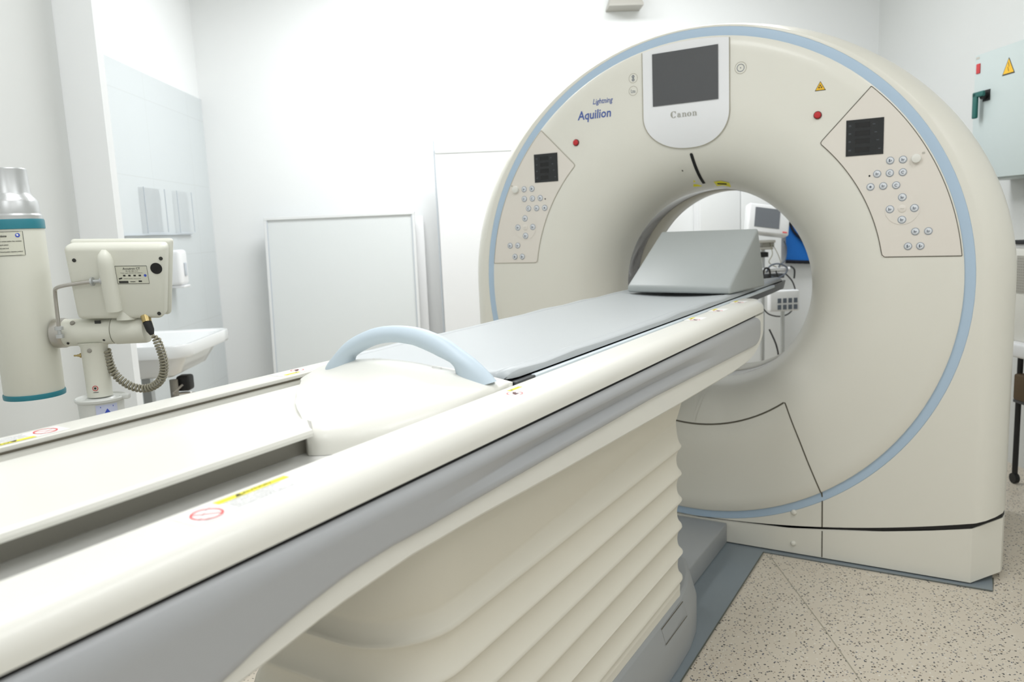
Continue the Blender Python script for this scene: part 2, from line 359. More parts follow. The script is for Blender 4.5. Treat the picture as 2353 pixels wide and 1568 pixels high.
# laser slit on the funnel, its cream twin below, sensor
mb = MB(); pts = [(-.0165+.001*i, 1.516-.0105*i) for i in range(11)]
mb.strip(pts, .0125, F(.001)); mb.disc(pts[0], 0, .0062, F(.0012)); mb.build('laser_slit', 'black', G, fix=False, label='narrow black laser slit above the bore')
mb = MB(); pts = [(-.012+.0018*i, .490+.011*i) for i in range(11)]
mb.strip(pts, .011, F(.0015)); mb.disc(pts[0], 0, .0075, F(.003)); mb.build('lower_slit_cover', 'cream', G, fix=False)
mb = MB(); mb.disc((-.066, 1.462), 0, .009, F(.001), 0); mb.disc((-.066, 1.462), 0, .003, F(.0016), 1); mb.build('microphone', ['cream', 'seam'], G, fix=False)
for (x0, x1, z, tri) in ((-.055, -.022, 1.408, 1), (.035, .095, 1.405, 0)):
    mb = MB()
    if tri: mb.add([sp(x0, z-.006, .001), sp(x1, z-.006, .001), sp((x0+x1)/2, z+.018, .001)], [(0, 1, 2)])
    else: mb.strip([(x0, z+.002), ((x0+x1)/2, z+.003), (x1, z-.006)], .016, F(.001)); mb.strip([(x0+.01, z+.002), (x1-.012, z-.002)], .004, F(.0014), 1)
    mb.build('warning_sticker', ['yellow', 'print'], G, fix=False, label='small yellow warning sticker at the top of the bore')

# monitor panel
mp_ = thing  # (kept short)
px0, px1 = -.1865, .1440; pcx = (px0+px1)/2; phw = (px1-px0)/2
def pzt(x): return ZR+sqrt(.8935**2-x*x)-.001
def pzb(x): return 1.662-.121*(max(0, 1-abs((x-pcx)/phw)**2.3))**.5
mb = MB(); mb.grid(lambda a, b: (lambda x: sp(x, pzb(x)+(pzt(x)-pzb(x))*b, .003))(pcx-phw*cos(pi*a)), 28, 24)
mpan = mb.build('monitor_panel', 'white', G, ang=80, label='white panel around the built-in screen')
outl = [(px0, pzt(px0))]+[(pcx-phw*cos(pi*i/30), pzb(pcx-phw*cos(pi*i/30))) for i in range(31)]+[(px1, pzt(px1))]
MB().strip(outl, .003, F(.0036)).build('panel_outline', 'seaml', mpan, smooth=False, fix=False)
mb = MB(); mb.grid(lambda a, b: sp(-.1455+.2495*a, 1.7005+.1905*b, .006), 6, 6); mb.build('screen', 'screen', mpan, ang=80, label='switched-off dark grey screen')
# serif maker's name under the screen, drawn letter by letter
lt = MB(); LS = .0225; lx0, lz0 = -.0775, 1.6525
def LM(x, z): return sp(lx0+x*LS, lz0+z*LS, .0045)
def serif_bowl(cx, cz, rx, rz, th, a0, a1, n=26):
    vs = []
    for i in range(n+1):
        a = a0+(a1-a0)*i/n; t = th*(.38+.80*abs(cos(a))**1.1); vs += [LM(cx+rx*cos(a), cz+rz*sin(a)), LM(cx+(rx-t)*cos(a), cz+(rz-t*.55)*sin(a))]
    lt.add(vs, [(2*i, 2*i+1, 2*i+3, 2*i+2) for i in range(n)])
def quad(x0, z0, x1, z1): lt.add([LM(x0, z0), LM(x1, z0), LM(x1, z1), LM(x0, z1)], [(0, 1, 2, 3)])
serif_bowl(.52, .5, .52, .53, .27, radians(48), radians(318)); quad(.84, .62, .93, .98)
def small_n(x):
    quad(x+.08, 0, x+.25, .62); quad(x, 0, x+.33, .055); quad(x, .58, x+.2, .635)
    serif_bowl(x+.42, .36, .26, .29, .19, radians(0), radians(140)); quad(x+.49, 0, x+.68, .4); quad(x+.42, 0, x+.76, .06)
serif_bowl(1.40, .2, .24, .215, .17, radians(60), radians(340)); quad(1.52, .05, 1.69, .42); serif_bowl(1.43, .40, .26, .25, .17, radians(0), radians(165)); quad(1.66, 0, 1.80, .07); serif_bowl(1.42, .3, .2, .12, .12, radians(60), radians(180))
small_n(1.98); serif_bowl(3.19, .31, .36, .335, .2, 0, 2*pi, 40); small_n(3.72)
lt.build('lettering', 'greytext', mpan, smooth=False, fix=False, label='grey serif maker name under the screen')
# blue model lettering
tx = MB(); fm = lambda ox, oz: (lambda x, z: sp(ox+x, oz+z, .001))
tx.text('Aquilion', .0475, fm(-.4635, 1.6845), sx=.90, shear=.12, bold=.0008); tx.build('model_lettering', 'bluetext', G, smooth=False, fix=False, label='blue word Aquilion')
tx = MB().text('Lightning', .0285, fm(-.3975, 1.7385), sx=.82, shear=.25, bold=.0003); tx.build('model_lettering', 'bluetext', G, smooth=False, fix=False, label='small blue italic word Lightning')
# indicator icons and buttons on the face
for x, z, ic in ((-.2248, 1.8159, 0), (-.2258, 1.7693, 1)):
    mb = MB(); mb.disc((x, z), .0165, .018, flat(-.0006), 0); mb.disc((x, z), 0, .0165, flat(-.0003), 1)
    if ic == 0: mb.disc((x, z+.006), .0022, .0055, flat(-.001), 2, 14); mb.disc((x, z-.006), .0022, .0055, flat(-.001), 2, 14)
    else: mb.strip([(x-.008, z+.006), (x-.008, z-.006), (x+.01, z-.006)], .002, flat(-.001), 2); mb.strip([(x-.004, z), (x+.009, z-.002)], .0025, flat(-.001), 2)
    mb.build('indicator', ['seaml', 'cream', 'icon'], G, smooth=False, fix=False)
x, z = .1831, 1.7985; mb = MB(); mb.disc((x, z), 0, .021, flat(-.0005), 1); mb.disc((x, z), .0195, .021, flat(-.0008), 0); mb.disc((x, z), .0115, .0135, flat(-.0012), 2); mb.disc((x, z), 0, .002, flat(-.0012), 2)
mb.build('speaker', ['seaml', 'cream', 'icon'], G, smooth=False, fix=False)
for x, z in ((-.4747, 1.5982), (.4446, 1.6065)):
    mb = MB().lathe([(.0135, 0), (.0135, .003), (.011, .004)], (x, fy(hypot(x, z-ZR)), z), (0, -1, 0), 24, 1, cap=False)
    mb.lathe([(.0112, .002), (.0108, .008), (.008, .0105), (.0005, .011)], (x, fy(hypot(x, z-ZR)), z), (0, -1, 0), 24, 0); mb.build('emergency_button', ['red', 'darkred'], G, label='red emergency button')
x, z = .4518, 1.7005; mb = MB()
def tri(cx, cz, s_, fm_, mi): mb.add([fm_(cx-s_/2, cz-s_*.38), fm_(cx+s_/2, cz-s_*.38), fm_(cx, cz+s_*.5)], [(0, 1, 2)], mi)
tri(x, z, .036, flat(-.0006), 1); tri(x, z, .030, flat(-.0009), 0)
for a in (90, 210, 330): mb.disc((x, z-.0005), .0015, .0065, flat(-.0012), 1, 6, radians(a-30), radians(a+30))
mb.build('radiation_sign', ['amber', 'print'], G, smooth=False, fix=False, label='yellow triangle radiation sign')
# control panels
BT = [(.6733, 1.4364), (.7113, 1.4366), (.635, 1.3958), (.6731, 1.3958), (.7118, 1.396), (.6155, 1.3543), (.6543, 1.3549), (.6931, 1.3551),
      (.7124, 1.3146), (.6763, 1.2772), (.7491, 1.2777), (.7131, 1.2412), (.7537, 1.2013), (.7919, 1.2014), (.7335, 1.1534), (.7698, 1.1535)]
def control_panel(sg):
    dx, dz = (0, 0) if sg > 0 else (-.013, -.008)
    X = lambda x: sg*x+(dx if sg < 0 else 0)
    zl = 1.1190
    def pt(r, a): return (sg*r*cos(a), ZR+r*sin(a))
    def alo(r): return math.asin((zl-ZR)/r)
    r0, r1, ah = (.662, .8945, radians(46.9)) if sg > 0 else (.680, .8945, radians(45.0))
    mb = MB(); mb.grid(lambda a, b: (lambda r: (lambda an: sp(*pt(r, an), .0012))(alo(r)+(ah-alo(r))*b))(r0+(r1-r0)*a), 8, 40)
    pn = mb.build('control_panel', 'pinkc', G, ang=80, label='control panel with black display and round buttons, %s side of the face' % ('right' if sg > 0 else 'left'))
    o = [pt(r1, alo(r1)+(ah-alo(r1))*i/30) for i in range(31)][::-1]
    rc = [pt(r1, ah), pt(r0+.012, ah), pt(r0+.003, ah-.003), pt(r0, ah-.012)]+[pt(r0, ah+(alo(r0)-ah)*i/24) for i in range(1, 24)]+[pt(r0+.001, alo(r0)+.01), pt(r0+.008, alo(r0+.008)), pt(r1, alo(r1))]
    mb = MB(); mb.strip(rc, .0026, F(.0018)); mb.strip(o, .0022, F(.0018)); mb.build('panel_outline', 'seam' if sg > 0 else 'seaml', pn, smooth=False, fix=False)
    f2 = lambda off: (lambda x, z: Vector((x, fy(hypot(x, z-ZR))-off, z)))
    # display
    a, b = (.5365, .652) if sg > 0 else (-.6705, -.561); z0, z1 = (1.460, 1.5785) if sg > 0 else (1.4518, 1.5668)
    mb = MB(); mb.add([Vector((a, -.003, z0)), Vector((b, -.003, z0)), Vector((b, -.003, z1)), Vector((a, -.003, z1)), Vector((a, .012, z0)), Vector((b, .012, z0)), Vector((b, .012, z1)), Vector((a, .012, z1))],
                      [(0, 1, 2, 3), (0, 4, 5, 1), (1, 5, 6, 2), (2, 6, 7, 3), (3, 7, 4, 0)])
    D = flat(-.0035)
    for i, zf in enumerate((.84, .62, .40, .16)):
        zq = z0+(z1-z0)*zf
        mb.strip([(a+.008, zq), (a+.016, zq)], .006, D, 1); mb.strip([(b-.034+i*.006, zq), (b-.026+i*.006, zq)], .0035, D, 1)
        mb.strip([(a+.028, zq), (b-.042, zq)], .017, D, 2)
    mb.build('display', ['blackglass', 'digits', 'black'], pn, smooth=False, fix=False, label='black display')
    # raised pad disc
    c = (X(.7128), 1.2775+dz); mb = MB(); mb.disc(c, 0, .052, flat(-.0022), 0, 40); mb.build('pad_disc', 'pinkc', pn, smooth=False, fix=False)
    for k, (x, z) in enumerate(BT):
        x = X(x); z += dz; R_ = .0118 if k < 8 or k > 11 else .0125
        mb = MB(); mb.disc((x, z), R_*.86, R_*1.04, flat(-.0025), 0, 28); mb.lathe([(R_*.86, 0), (R_*.84, .0012), (R_*.7, .0018), (.0003, .0016)], (x, -.0026, z), (0, -1, 0), 24, 1)
        q = flat(-.0050); s_ = R_*.42
        if k in (0, 14, 15): mb.strip([(x-s_*.4, z+s_), (x-s_*.4, z-s_)], s_*.8, q, 2); mb.strip([(x+s_*.3, z-s_*.6), (x+s_, z+s_*.3)], s_*.4, q, 2)
        elif k in (5,): mb.disc((x, z), 0, s_*.9, q, 2, 4)
        elif k in (3, 4, 7): mb.disc((x, z), s_*.6, s_*.95, q, 2, 16, .6, 5.4)
        else: mb.strip([(x-s_*.7, z+s_), (x-s_*.7, z-s_)], s_*.35, q, 2); mb.strip([(x-s_*.5, z), (x+s_*.9, z)], s_*.45, q, 2); mb.strip([(x-.2*s_, z-s_*.8), (x+s_*.4, z-s_*.8)], s_*.35, q, 2)
        mb.build('button', ['ring', 'btn', 'icon'], pn, ang=60, fix=False)
    mb = MB().lathe([(.0125, 0), (.0125, .001), (.0105, .002), (.0005, .002)], (c[0], -.0024, c[1]), (0, -1, 0), 24); mb.strip([(c[0]-.006, c[1]), (c[0]+.006, c[1])], .001, flat(-.005), 1)
    mb.build('button', ['pinkc', 'iconl'], pn, fix=False, label='beige centre button')
    kx, kz = X(.7503), 1.4368+dz
    MB().lathe([(.0146, 0), (.0146, .010), (.0135, .0125), (.011, .0135), (.0005, .0135)], (kx, -.001, kz), (0, -1, 0), 28).build('knob', 'cream2', pn, label='large cream knob')
    mb = MB(); mb.disc((X(.6116), 1.3908+dz), 0, .003, flat(-.0025), 0, 12); mb.build('indicator', 'black', pn, fix=False)
    mb = MB(); mb.strip([(kx+sg*.016, kz+.016), (kx+sg*.024, kz+.017)], .006, flat(-.0022)); mb.build('symbol', 'iconl', pn, smooth=False, fix=False)
for sg in (1, -1): control_panel(sg)

# ================================================================ floor plate
mb = MB(); poly = [(-.27, -2.4), (.271, -2.4), (.271, -.012), (1.018, -.008), (1.018, .85), (-1.018, .85), (-1.018, -.012), (-.27, -.012)]
mb.prism(poly, lambda x, y, h: Vector((x, y, h)), .0005, .004, 0)
mb.strip([(-.272, -2.4), (.2725, -2.4), (.2725, -.0135), (1.0195, -.0095), (1.0195, .1)], .005, lambda x, y: Vector((x, y, .0046)), 1)
tag(mb.build('floor_plate', ['plate', 'plateedge'], None, smooth=False, fix=False), 'flat grey plate on the speckled floor under the couch and the scanner gantry', 'floor plate')

# ================================================================ COUCH
C_ = thing('patient_couch', 'long cream and grey scanner couch leading into the bore, with pleated cream bellows below', 'couch', (0, -1.2, 0))
OFF = Vector((0, 1.2, 0))
def cb(mb, *a, **k):
    mb.v = [p+OFF for p in mb.v]; return mb.build(*a, **k)
YF = -2.78
ZLOW = [(-2.78, .80), (-2.55, .818), (-2.42, .829), (-2.3, .844), (-2.16, .8505), (-2.0, .848), (-1.73, .838), (-1.1, .821), (-.62, .812), (-.44, .815), (-.36, .828), (-.29, .853), (-.24, .890), (-.21, .93), (-.195, .952), (-.19, .958)]
GLOW = [(-2.78, .82), (-2.46, .849), (-2.41, .8636), (-2.35, .8747), (-2.286, .8834), (-2.21, .887), (-2.13, .885), (-1.3, .884), (-.9, .874), (-.44, .8625), (-.3, .861)]
def scoop(y):
    return .0155*sst(-2.16, -1.75, y)*(1-sst(-1.1, -.78, y))
def side(sx, nm):
    ysl = [YF+(-.3-YF)*i/60 for i in range(61)]+[-.27, -.245, -.225, -.21, -.2, -.193, -.19]
    rings = []
    for y in ysl:
        q = max(0, (y+.27)/.08); xe = .326-.05*(1-sqrt(max(0, 1-q*q))); k = xe-.326
        zl = interp(ZLOW, y); zt = .9957-.012*(1-sqrt(max(0, 1-max(0, (y+.21)/.02)**2))); nz = .9575; zl = min(zl, .938); rec = .3075 if y < -.352 else .3255; zg = min(nz-.0085, max(zl+.012, interp(GLOW, y)+.002))
        pf = [(.241, .940), (.241, zt-.002), (.243, zt), (.296+k, zt), (.308+k, zt-.0022), (.318+k, zt-.009), (.3245+k, zt-.0185), (.3262+k, zt-.029), (.3262+k, nz), (.314+k, nz-.001), (.314+k, nz-.006), (rec+k, nz-.0065),
              (rec+k, nz-.007), (rec+k, zg), (.3255+k, zg-.0005), (.3255+k, zl+.009), (.3225+k, zl+.005), (.315+k, zl), (.30+k, zl-.001), (.285+k, zl+.004), (.285+k, zl+.03 if zl < .9 else zl+.004)]
        pf = [(a, max(b, .0)) for a, b in pf]
        rings.append([Vector((sx*a, y, b)) for a, b in pf])
    cb(MB().sweep(rings), 'side_rail', 'cream2', C_, ang=30, label=nm)
    # black shadow joint under the rail
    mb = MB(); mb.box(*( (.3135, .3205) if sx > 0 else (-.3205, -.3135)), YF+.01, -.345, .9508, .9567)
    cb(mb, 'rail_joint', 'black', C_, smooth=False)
    # grey side panel with long finger scoop
    rings = []; yy_ = [YF+.005+(-.40-YF)*i/100 for i in range(101)]
    endy = [-.375, -.36, -.348, -.34, -.335, -.332]
    for y in yy_+endy:
        z0 = interp(GLOW, y)+.001; z1 = .9512
        if y > -.40: q = (y+.395)/.063; cut = .034*(1-sqrt(max(0, 1-min(1, q)**2))); z0 += cut*1.0; z1 -= cut*.25
        d = scoop(y); cs = []
        for t, xo in ((0, .3245), (0.0, .329), (.015, .3325), (.05, .3345), (.12, .3345)): cs.append((xo, z0+(z1-z0)*t))
        for t, dd in ((.18, 0), (.205, .08), (.35, .93), (.375, 1), (.40, .97), (.68, .06), (.71, 0)): cs.append((.3345-d*dd, z0+(z1-z0)*t))
        for t, xo in ((.80, .3335), (.89, .3312), (.96, .3275), (1, .322)): cs.append((xo, z0+(z1-z0)*t))
        rings.append([Vector((sx*a, y, b)) for a, b in cs])
    mb = MB().sweep(rings, cap=False, loop=False); n = len(rings[0]); mb.f.append(tuple(len(mb.v)-n+i for i in range(n))); mb.m.append(0)
    cb(mb, 'side_panel', 'gray', C_, ang=50, label='grey side panel with a long finger scoop')
side(1, 'cream side rail nearest the viewer'); side(-1, 'cream side rail on the far side')
mb = MB().box(-.2405, .2405, YF, -.215, .935, .955); cb(mb, 'channel_floor', 'chan', C_, smooth=False)
mb = MB().box(-.2408, -.2385, YF, -1.75, .984, .9875); cb(mb, 'rail_joint', 'seam', C_, smooth=False)
mb = MB().rbox(-.285, .285, YF, -.24, .845, .936, .01); cb(mb, 'underframe', 'under', C_)
ENDP = [(-.236, -1.80), (-.205, -1.825), (-.165, -1.862), (-.14, -1.888), (-.108, -1.925), (-.06, -1.974), (-.03, -2.002), (0, -2.034), (.04, -2.068), (.075, -2.094), (.1, -2.112), (.112, -2.121), (.135, -2.108), (.165, -2.075), (.195, -2.02), (.22, -1.93), (.232, -1.84), (.236, -1.77)]
NEARB = ENDP[11:]
# sliding cover plate in the channel
mb = MB(); pf = [(-.092, .955), (-.092, .9885), (-.1385, .986), (-.1415, .989), (-.142, .9965), (-.139, .9995), (-.075, 1.0045), (-.06, 1.0025), (.06, 1.0025), (.135, 1.0038), (.1405, 1.001), (.142, .9965), (.141, .992), (.138, .9905), (.092, .990), (.092, .955)]
mb.sweep([[Vector((x, y, z)) for x, z in pf] for y in (YF+.01, -2.4)]+[[Vector((x, (interp(ENDP, x)+.010) if x < .1 else -2.136, z)) for x, z in pf]]); cb(mb, 'sliding_cover', 'cream2', C_, ang=25, label='flat cream cover plate between the rails')
mb = MB().box(.0925, .0945, YF+.01, -2.1, .9552, .989); mb.box(-.0945, -.0925, YF+.01, -1.93, .9552, .989); cb(mb, 'cover_skirt', 'chand', C_, smooth=False)
# domed head of the sliding top
YH = -1.742
def hz(x, y):
    ye = interp(ENDP, x); t = (y-ye)/(YH-ye)
    e = abs(x)/.236; top = 1.012-.012*e*e+.024*(1-e*e)*sst(.35, .8, t)*(1-.6*sst(.85, 1, t))
    ends = .988+.020*(1-((x-.0)/.236)**2)
    drop = max(0, 1-t/.72)**1.9
    h = top+(ends-top)*drop
    if x > 0:
        d = 9
        for (a, b), (c, e2) in zip(NEARB, NEARB[1:]):
            px, py, L2 = c-a, e2-b, (c-a)**2+(e2-b)**2; t2 = max(0, min(1, ((x-a)*px+(y-b)*py)/L2)); d = min(d, hypot(x-a-t2*px, y-b-t2*py))
        g = (1-(1-min(1, d/(.010+.060*sst(-1.80, -2.03, y))))**3)**(1/3)
        h = .958+(h-.958)*(g if x > .112 else max(g, min(1, (.112-x)*14)))
    else: h -= .035*max(0, (e-.90)/.10)**2
    return min(h, 1.04)
mb = MB(); nx, ny = 96, 44
def hp(a, b):
    x = -.236+.472*a; ye = interp(ENDP, x); return Vector((x, ye+(YH-ye)*b**1.8, 0)), x, ye
vs = []; 
for i in range(nx+1):
    for j in range(ny+1):
        p, x, ye = hp(i/nx, j/ny); vs.append(Vector((x, p.y, hz(x, p.y))))
fs = [(i*(ny+1)+j, (i+1)*(ny+1)+j, (i+1)*(ny+1)+j+1, i*(ny+1)+j+1) for i in range(nx) for j in range(ny)]
mb.add(vs, fs)
border = [(i, 0) for i in range(nx+1)]+[(nx, j) for j in range(1, ny+1)]+[(i, ny) for i in range(nx-1, -1, -1)]+[(0, j) for j in range(ny-1, 0, -1)]
bv = [vs[i*(ny+1)+j] for i, j in border]; mb.sweep([bv, [Vector((p.x, p.y, .9555)) for p in bv]], cap=False)
cb(mb, 'sliding_head', 'cream2', C_, ang=75, label='domed cream head carrying the blue handle')
for x, y in ((-.04, -1.782), (.11, -1.795)):
    mb = MB(); mb.disc((x, y), .0075, .0088, lambda a, b: Vector((a, b, hz(a, b)+.0012)), 0, 24)
    cb(mb, 'screw_cover', 'iconl', C_, smooth=False, fix=False)
# arch handle
def blend(tab, t):
    return interp(tab, t)
outer = [(-.1725, .985), (-.168, 1.013), (-.1445, 1.0365), (-.1127, 1.0635), (-.0766, 1.0823), (-.0314, 1.0966), (.0226, 1.1018), (.0739, 1.0976), (.1226, 1.083), (.1624, 1.0606), (.1964, 1.0387), (.230, 1.0095), (.2325, .985)]
inner = [(-.0943, .985), (-.0940, 1.018), (-.0930, 1.036), (-.0682, 1.050), (-.0366, 1.0623), (-.012, 1.0675), (.0148, 1.0697), (.041, 1.068), (.0641, 1.0644), (.1131, 1.0483), (.1462, 1.0318), (.1499, .985)]
op = smooth_path([(x, 0, z) for x, z in outer], 3); ip = smooth_path([(x, 0, z) for x, z in inner], 3); rings = []
for k, (a, b) in enumerate(zip(op, ip)):
    c = (a+b)/2; h = (a-b)/2; wy = .0165+.004*abs(k/(len(op)-1)-.5)*2; n = 20
    rings.append([Vector((c.x+h.x*cos(2*pi*j/n), -1.788+wy*sin(2*pi*j/n), c.z+h.z*cos(2*pi*j/n))) for j in range(n)])
cb(MB().sweep(rings), 'grab_handle', 'bluel', C_, ang=70, label='pale blue arched grab handle')
# table top running into the bore
sag = lambda x: -.016*(1-(x/.235)**2)
mb = MB(); xs_ = [-.235+.47*i/24 for i in range(25)]; rings = []
for y in (-1.735, -1.0, -.3, .3, .5, .54, .553):
    w = 1 if y < .5 else (.985 if y < .545 else .95)
    rings.append([Vector((x*w, y, .9985+sag(x))) for x in xs_]+[Vector((x*w*.96, y, .963-.03*(1-(x/.235)**2))) for x in xs_[::-1]])
mb.sweep(rings); cb(mb, 'table_top', 'carbon', C_, ang=40, label='dark grey curved table top reaching into the bore')
mb = MB(); mb.rbox(.2275, .2392, -1.662, .30, .9880, .9990, .002); cb(mb, 'edge_strip', 'edge', C_)
mb = MB(); mb.rbox(-.2392, -.2275, -1.662, .30, .9880, .9990, .002); cb(mb, 'edge_strip', 'edge', C_)
mb = MB(); mb.rbox(.2275, .2392, -1.735, -1.663, .985, .9988, .002); cb(mb, 'edge_end', 'darkgrey', C_)
# bellows
def rrect(hx, y0, y1, r0, r1, n=10):
    P = []
    for (cx_, cy_, r, a0) in ((hx-r1, y1-r1, r1, 0), (-hx+r1, y1-r1, r1, pi/2), (-hx+r0, y0+r0, r0, pi), (hx-r0, y0+r0, r0, 1.5*pi)):
        P += [(cx_+r*cos(a0+pi/2*i/n), cy_+r*sin(a0+pi/2*i/n)) for i in range(n+1)]
    return P
def subdiv(P, mx=.12):
    out = []
    for i, a in enumerate(P):
        b = P[(i+1) % len(P)]; k = max(1, int(hypot(b[0]-a[0], b[1]-a[1])/mx))
        out += [(a[0]+(b[0]-a[0])*j/k, a[1]+(b[1]-a[1])*j/k) for j in range(k)]
    return out
mb = MB(); rings = []; base = subdiv(rrect(.212, -2.052, -.752, .13, .06)); nz_ = 150
cyc, cxc = -1.40, 0
def bprof(z):
    pk = .6235; p = .0805
    if z < pk+.041:
        q_ = abs(sin(pi*(z-pk)/p)); off = .0115-.0165*(q_*q_/(q_*.55+.45*q_*q_+.06))**.8 if q_ > 0 else .0115
        if z < .20: off = off*.6+.004
        return off
    t = (z-(pk+.041))/(.86-(pk+.041)); return -.003+.020*sin(min(1, t*1.35)*pi/2)**.8 - .012*sst(.62, 1, t)
for k in range(nz_+1):
    z = .168+(.86-.168)*k/nz_; o = bprof(z); ring_ = []
    n = len(base)
    for i in range(n):
        a = base[i-1]; b = base[(i+1) % n]; d = Vector((b[0]-a[0], b[1]-a[1])).normalized(); nx_, ny_ = d.y, -d.x
        wz = .038*sst(-2.0, -.74, base[i][1])*(sst(.6235, .6645, z) if z < .6645 else 1-sst(.6645, .80, z))
        ring_.append(Vector((base[i][0]+nx_*o, base[i][1]+ny_*o, z+wz)))
    rings.append(ring_)
mb.sweep(rings); cb(mb, 'bellows', 'bellow', C_, ang=80, label='pleated cream bellows around the lifting column')
# base
bpoly = [(.246, -2.25), (.246, -.92), (.243, -.80), (.228, -.70), (.205, -.62), (.175, -.56), (.155, -.52)]
bpoly = [(x, y) for x, y in bpoly]+[(-x, y) for x, y in bpoly[::-1]]
mb = MB(); rings = []
for ins, z in ((0, .006), (0, .09), (.003, .105), (.009, .130), (.014, .152), (.019, .164), (.027, .170)):
    rings.append([Vector((x*(1-ins/.22), y-(ins if y > -1.5 else -ins), z)) for x, y in bpoly])
mb.sweep(rings); cb(mb, 'base_cover', 'basegray', C_, ang=30, label='grey plastic base cover')
mb = MB().rbox(-.126, .126, -.60, .0115, .0055, .088, .006); cb(mb, 'docking_beam', 'basegray', C_, label='grey box beam joining the base to the gantry')
mb = MB(); hy0, hy1 = -1.0, -.82
HB = lambda y, z: Vector((.246-1.117*interp([(.09, 0), (.105, .003), (.130, .009), (.152, .014), (.164, .019), (.17, .027)], z), y, z))
mb.strip([(hy1, .118), (hy1, .160), (hy0, .160), (hy0, .118)], .0025, lambda y, z: HB(y, z)+Vector((.0016, 0, .001)), closed=True); cb(mb, 'base_hatch', 'seam', C_, smooth=False, fix=False)
# stickers
def sticker(cx_, y0, z, kind, far=False):
    """x runs outward; text reads toward the scanner on the near rail, away on the far rail"""
    mb = MB(); sg = -1 if far else 1
    def fm_(h): return (lambda a, b: Vector((sg*(cx_-b), y0+sg*a if not far else y0-a, z+h)))
    if far: fm_ = lambda h: (lambda a, b: Vector((-(cx_-b), y0-a, z+h)))
    if kind == 'A':
        w_, hh = .158, .0215
        mb.strip([(-.002, 0), (w_, 0)], hh*2, fm_(.0003), 0)
        mb.strip([(.048, .0155), (.148, .0155)], .0105, fm_(.0006), 1)
        mb.text('CAUTION', .0085, lambda a, b: fm_(.0009)(.100+a, .0128+b), 2, 'CENTER', sx=1.25)
        mb.add([fm_(.0009)(.072, .0118), fm_(.0009)(.083, .0118), fm_(.0009)(.0775, .0195)], [(0, 1, 2)], 2)
        for i, t in enumerate(('The insertion section of the patient fastener', 'must be inserted completely into the receiving', 'section of the couch top fastener.', 'Otherwise, the patient fastener may come off', 'and the patient may fall off the patient couch')):
            mb.text(t, .0052, lambda a, b, i=i: fm_(.0007)(.051+a, .0060-i*.0054+b), 3, sx=.86, bold=.00006)
        c = (.0235, -.002); mb.disc(c, .0145, .0168, fm_(.0009), 4, 40); mb.strip([(c[0]-.0105, c[1]+.0105), (c[0]+.0105, c[1]-.0105)], .0018, fm_(.0009), 4)
        mb.strip([(.006, -.012), (.03, .008), (.040, .014)], .0006, fm_(.0007), 3); mb.strip([(.01, -.016), (.018, -.016), (.018, -.010)], .0006, fm_(.0007), 3)
        mb.strip([(0, .018), (w_-.002, .018), (w_-.002, -.018), (0, -.018)], .0005, fm_(.0007), 3, closed=True)
    else:
        mb.strip([(-.004, 0), (.076, 0)], .043, fm_(.0003), 0)
        mb.strip([(.026, .013), (.066, .013)], .009, fm_(.0006), 1); mb.text('CAUTION', .0045, lambda a, b: fm_(.0009)(.050+a, .0115+b), 2, 'CENTER')
        mb.add([fm_(.0009)(.031, .010), fm_(.0009)(.038, .010), fm_(.0009)(.0345, .016)], [(0, 1, 2)], 2)
        for i in range(4): mb.text('Do not place hands or fingers here' if i % 2 else 'Keep hands clear of moving parts', .0022, lambda a, b, i=i: fm_(.0007)(.034+a, .004-i*.0045+b), 3)
        c = (.014, -.006); mb.disc(c, .0125, .014, fm_(.0009), 4, 32)
        mb.add([fm_(.0008)(c[0]-.008, c[1]-.006), fm_(.0008)(c[0]+.004, c[1]-.007), fm_(.0008)(c[0]+.001, c[1]+.004), fm_(.0008)(c[0]-.004, c[1]+.002)], [(0, 1, 2, 3)], 2)
        mb.add([fm_(.0008)(c[0]+.001, c[1]+.004), fm_(.0008)(c[0]+.006, c[1]+.008), fm_(.0008)(c[0]+.008, c[1]+.002), fm_(.0008)(c[0]+.003, c[1]-.001)], [(0, 1, 2, 3)], 2)
        mb.strip([(c[0]-.009, c[1]+.009), (c[0]+.009, c[1]-.009)], .0012, fm_(.0009), 4)
    cb(mb, 'caution_sticker', ['label', 'yellow', 'print', 'fine', 'redline'], C_, smooth=False, fix=False, label='white and yellow caution sticker')
ZT = .9957
sticker(.2725, -2.442, ZT, 'A'); sticker(.273, -1.822, ZT, 'B'); sticker(.262, -.82, ZT, 'B'); sticker(.262, -.60, ZT, 'B'); sticker(.262, -.36, ZT, 'B')
sticker(.268, -2.263, ZT, 'A', True); sticker(.270, -1.752, ZT, 'B', True)

# ================================================================ mattress and wedge
mb = MB(); xs_ = [-.227*k for k in (1, .995, .98, .95, .92, .895, .88, .865, .84, .78)]+[-.227*.7+.454*.7*i/16 for i in range(17)]+[.227*k for k in (.78, .84, .865, .88, .895, .92, .95, .98, .995, 1)]; rings = []
ysm = [-1.733, -1.728, -1.72, -1.70]+[-1.6+1.6*i/12 for i in range(0, 13)]+[.1, .2, .3, .4, .46, .485, .492, .495]
for y in ysm:
    e = min(1, max(0, min((y+1.733)/.03, (.495-y)/.03))); e = sqrt(1-(1-e)**2); wx = (.93+.07*sqrt(1-(1-min(1, (y+1.733)/.05))**2))
    wav = .0022*sin(y*21)+.0012*sin(y*55+1)
    topr = []; botr = []
    for x in xs_:
        q = abs(x)/.227; s_ = -.014*(1-q*q)-(.0022 if abs(q-.88) < .004 else 0); edge_ = .010*max(0, (q-.93)/.07)**2
        topr.append(Vector((x*wx, y, .9995+s_+.0195*(.15+.85*e)-edge_*.7+(wav*max(0, (q-.8)/.2)))))
        botr.append(Vector((x*wx, y, .9995+s_+(.002 if q > .9 else 0))))
    rings.append(topr+botr[::-1])
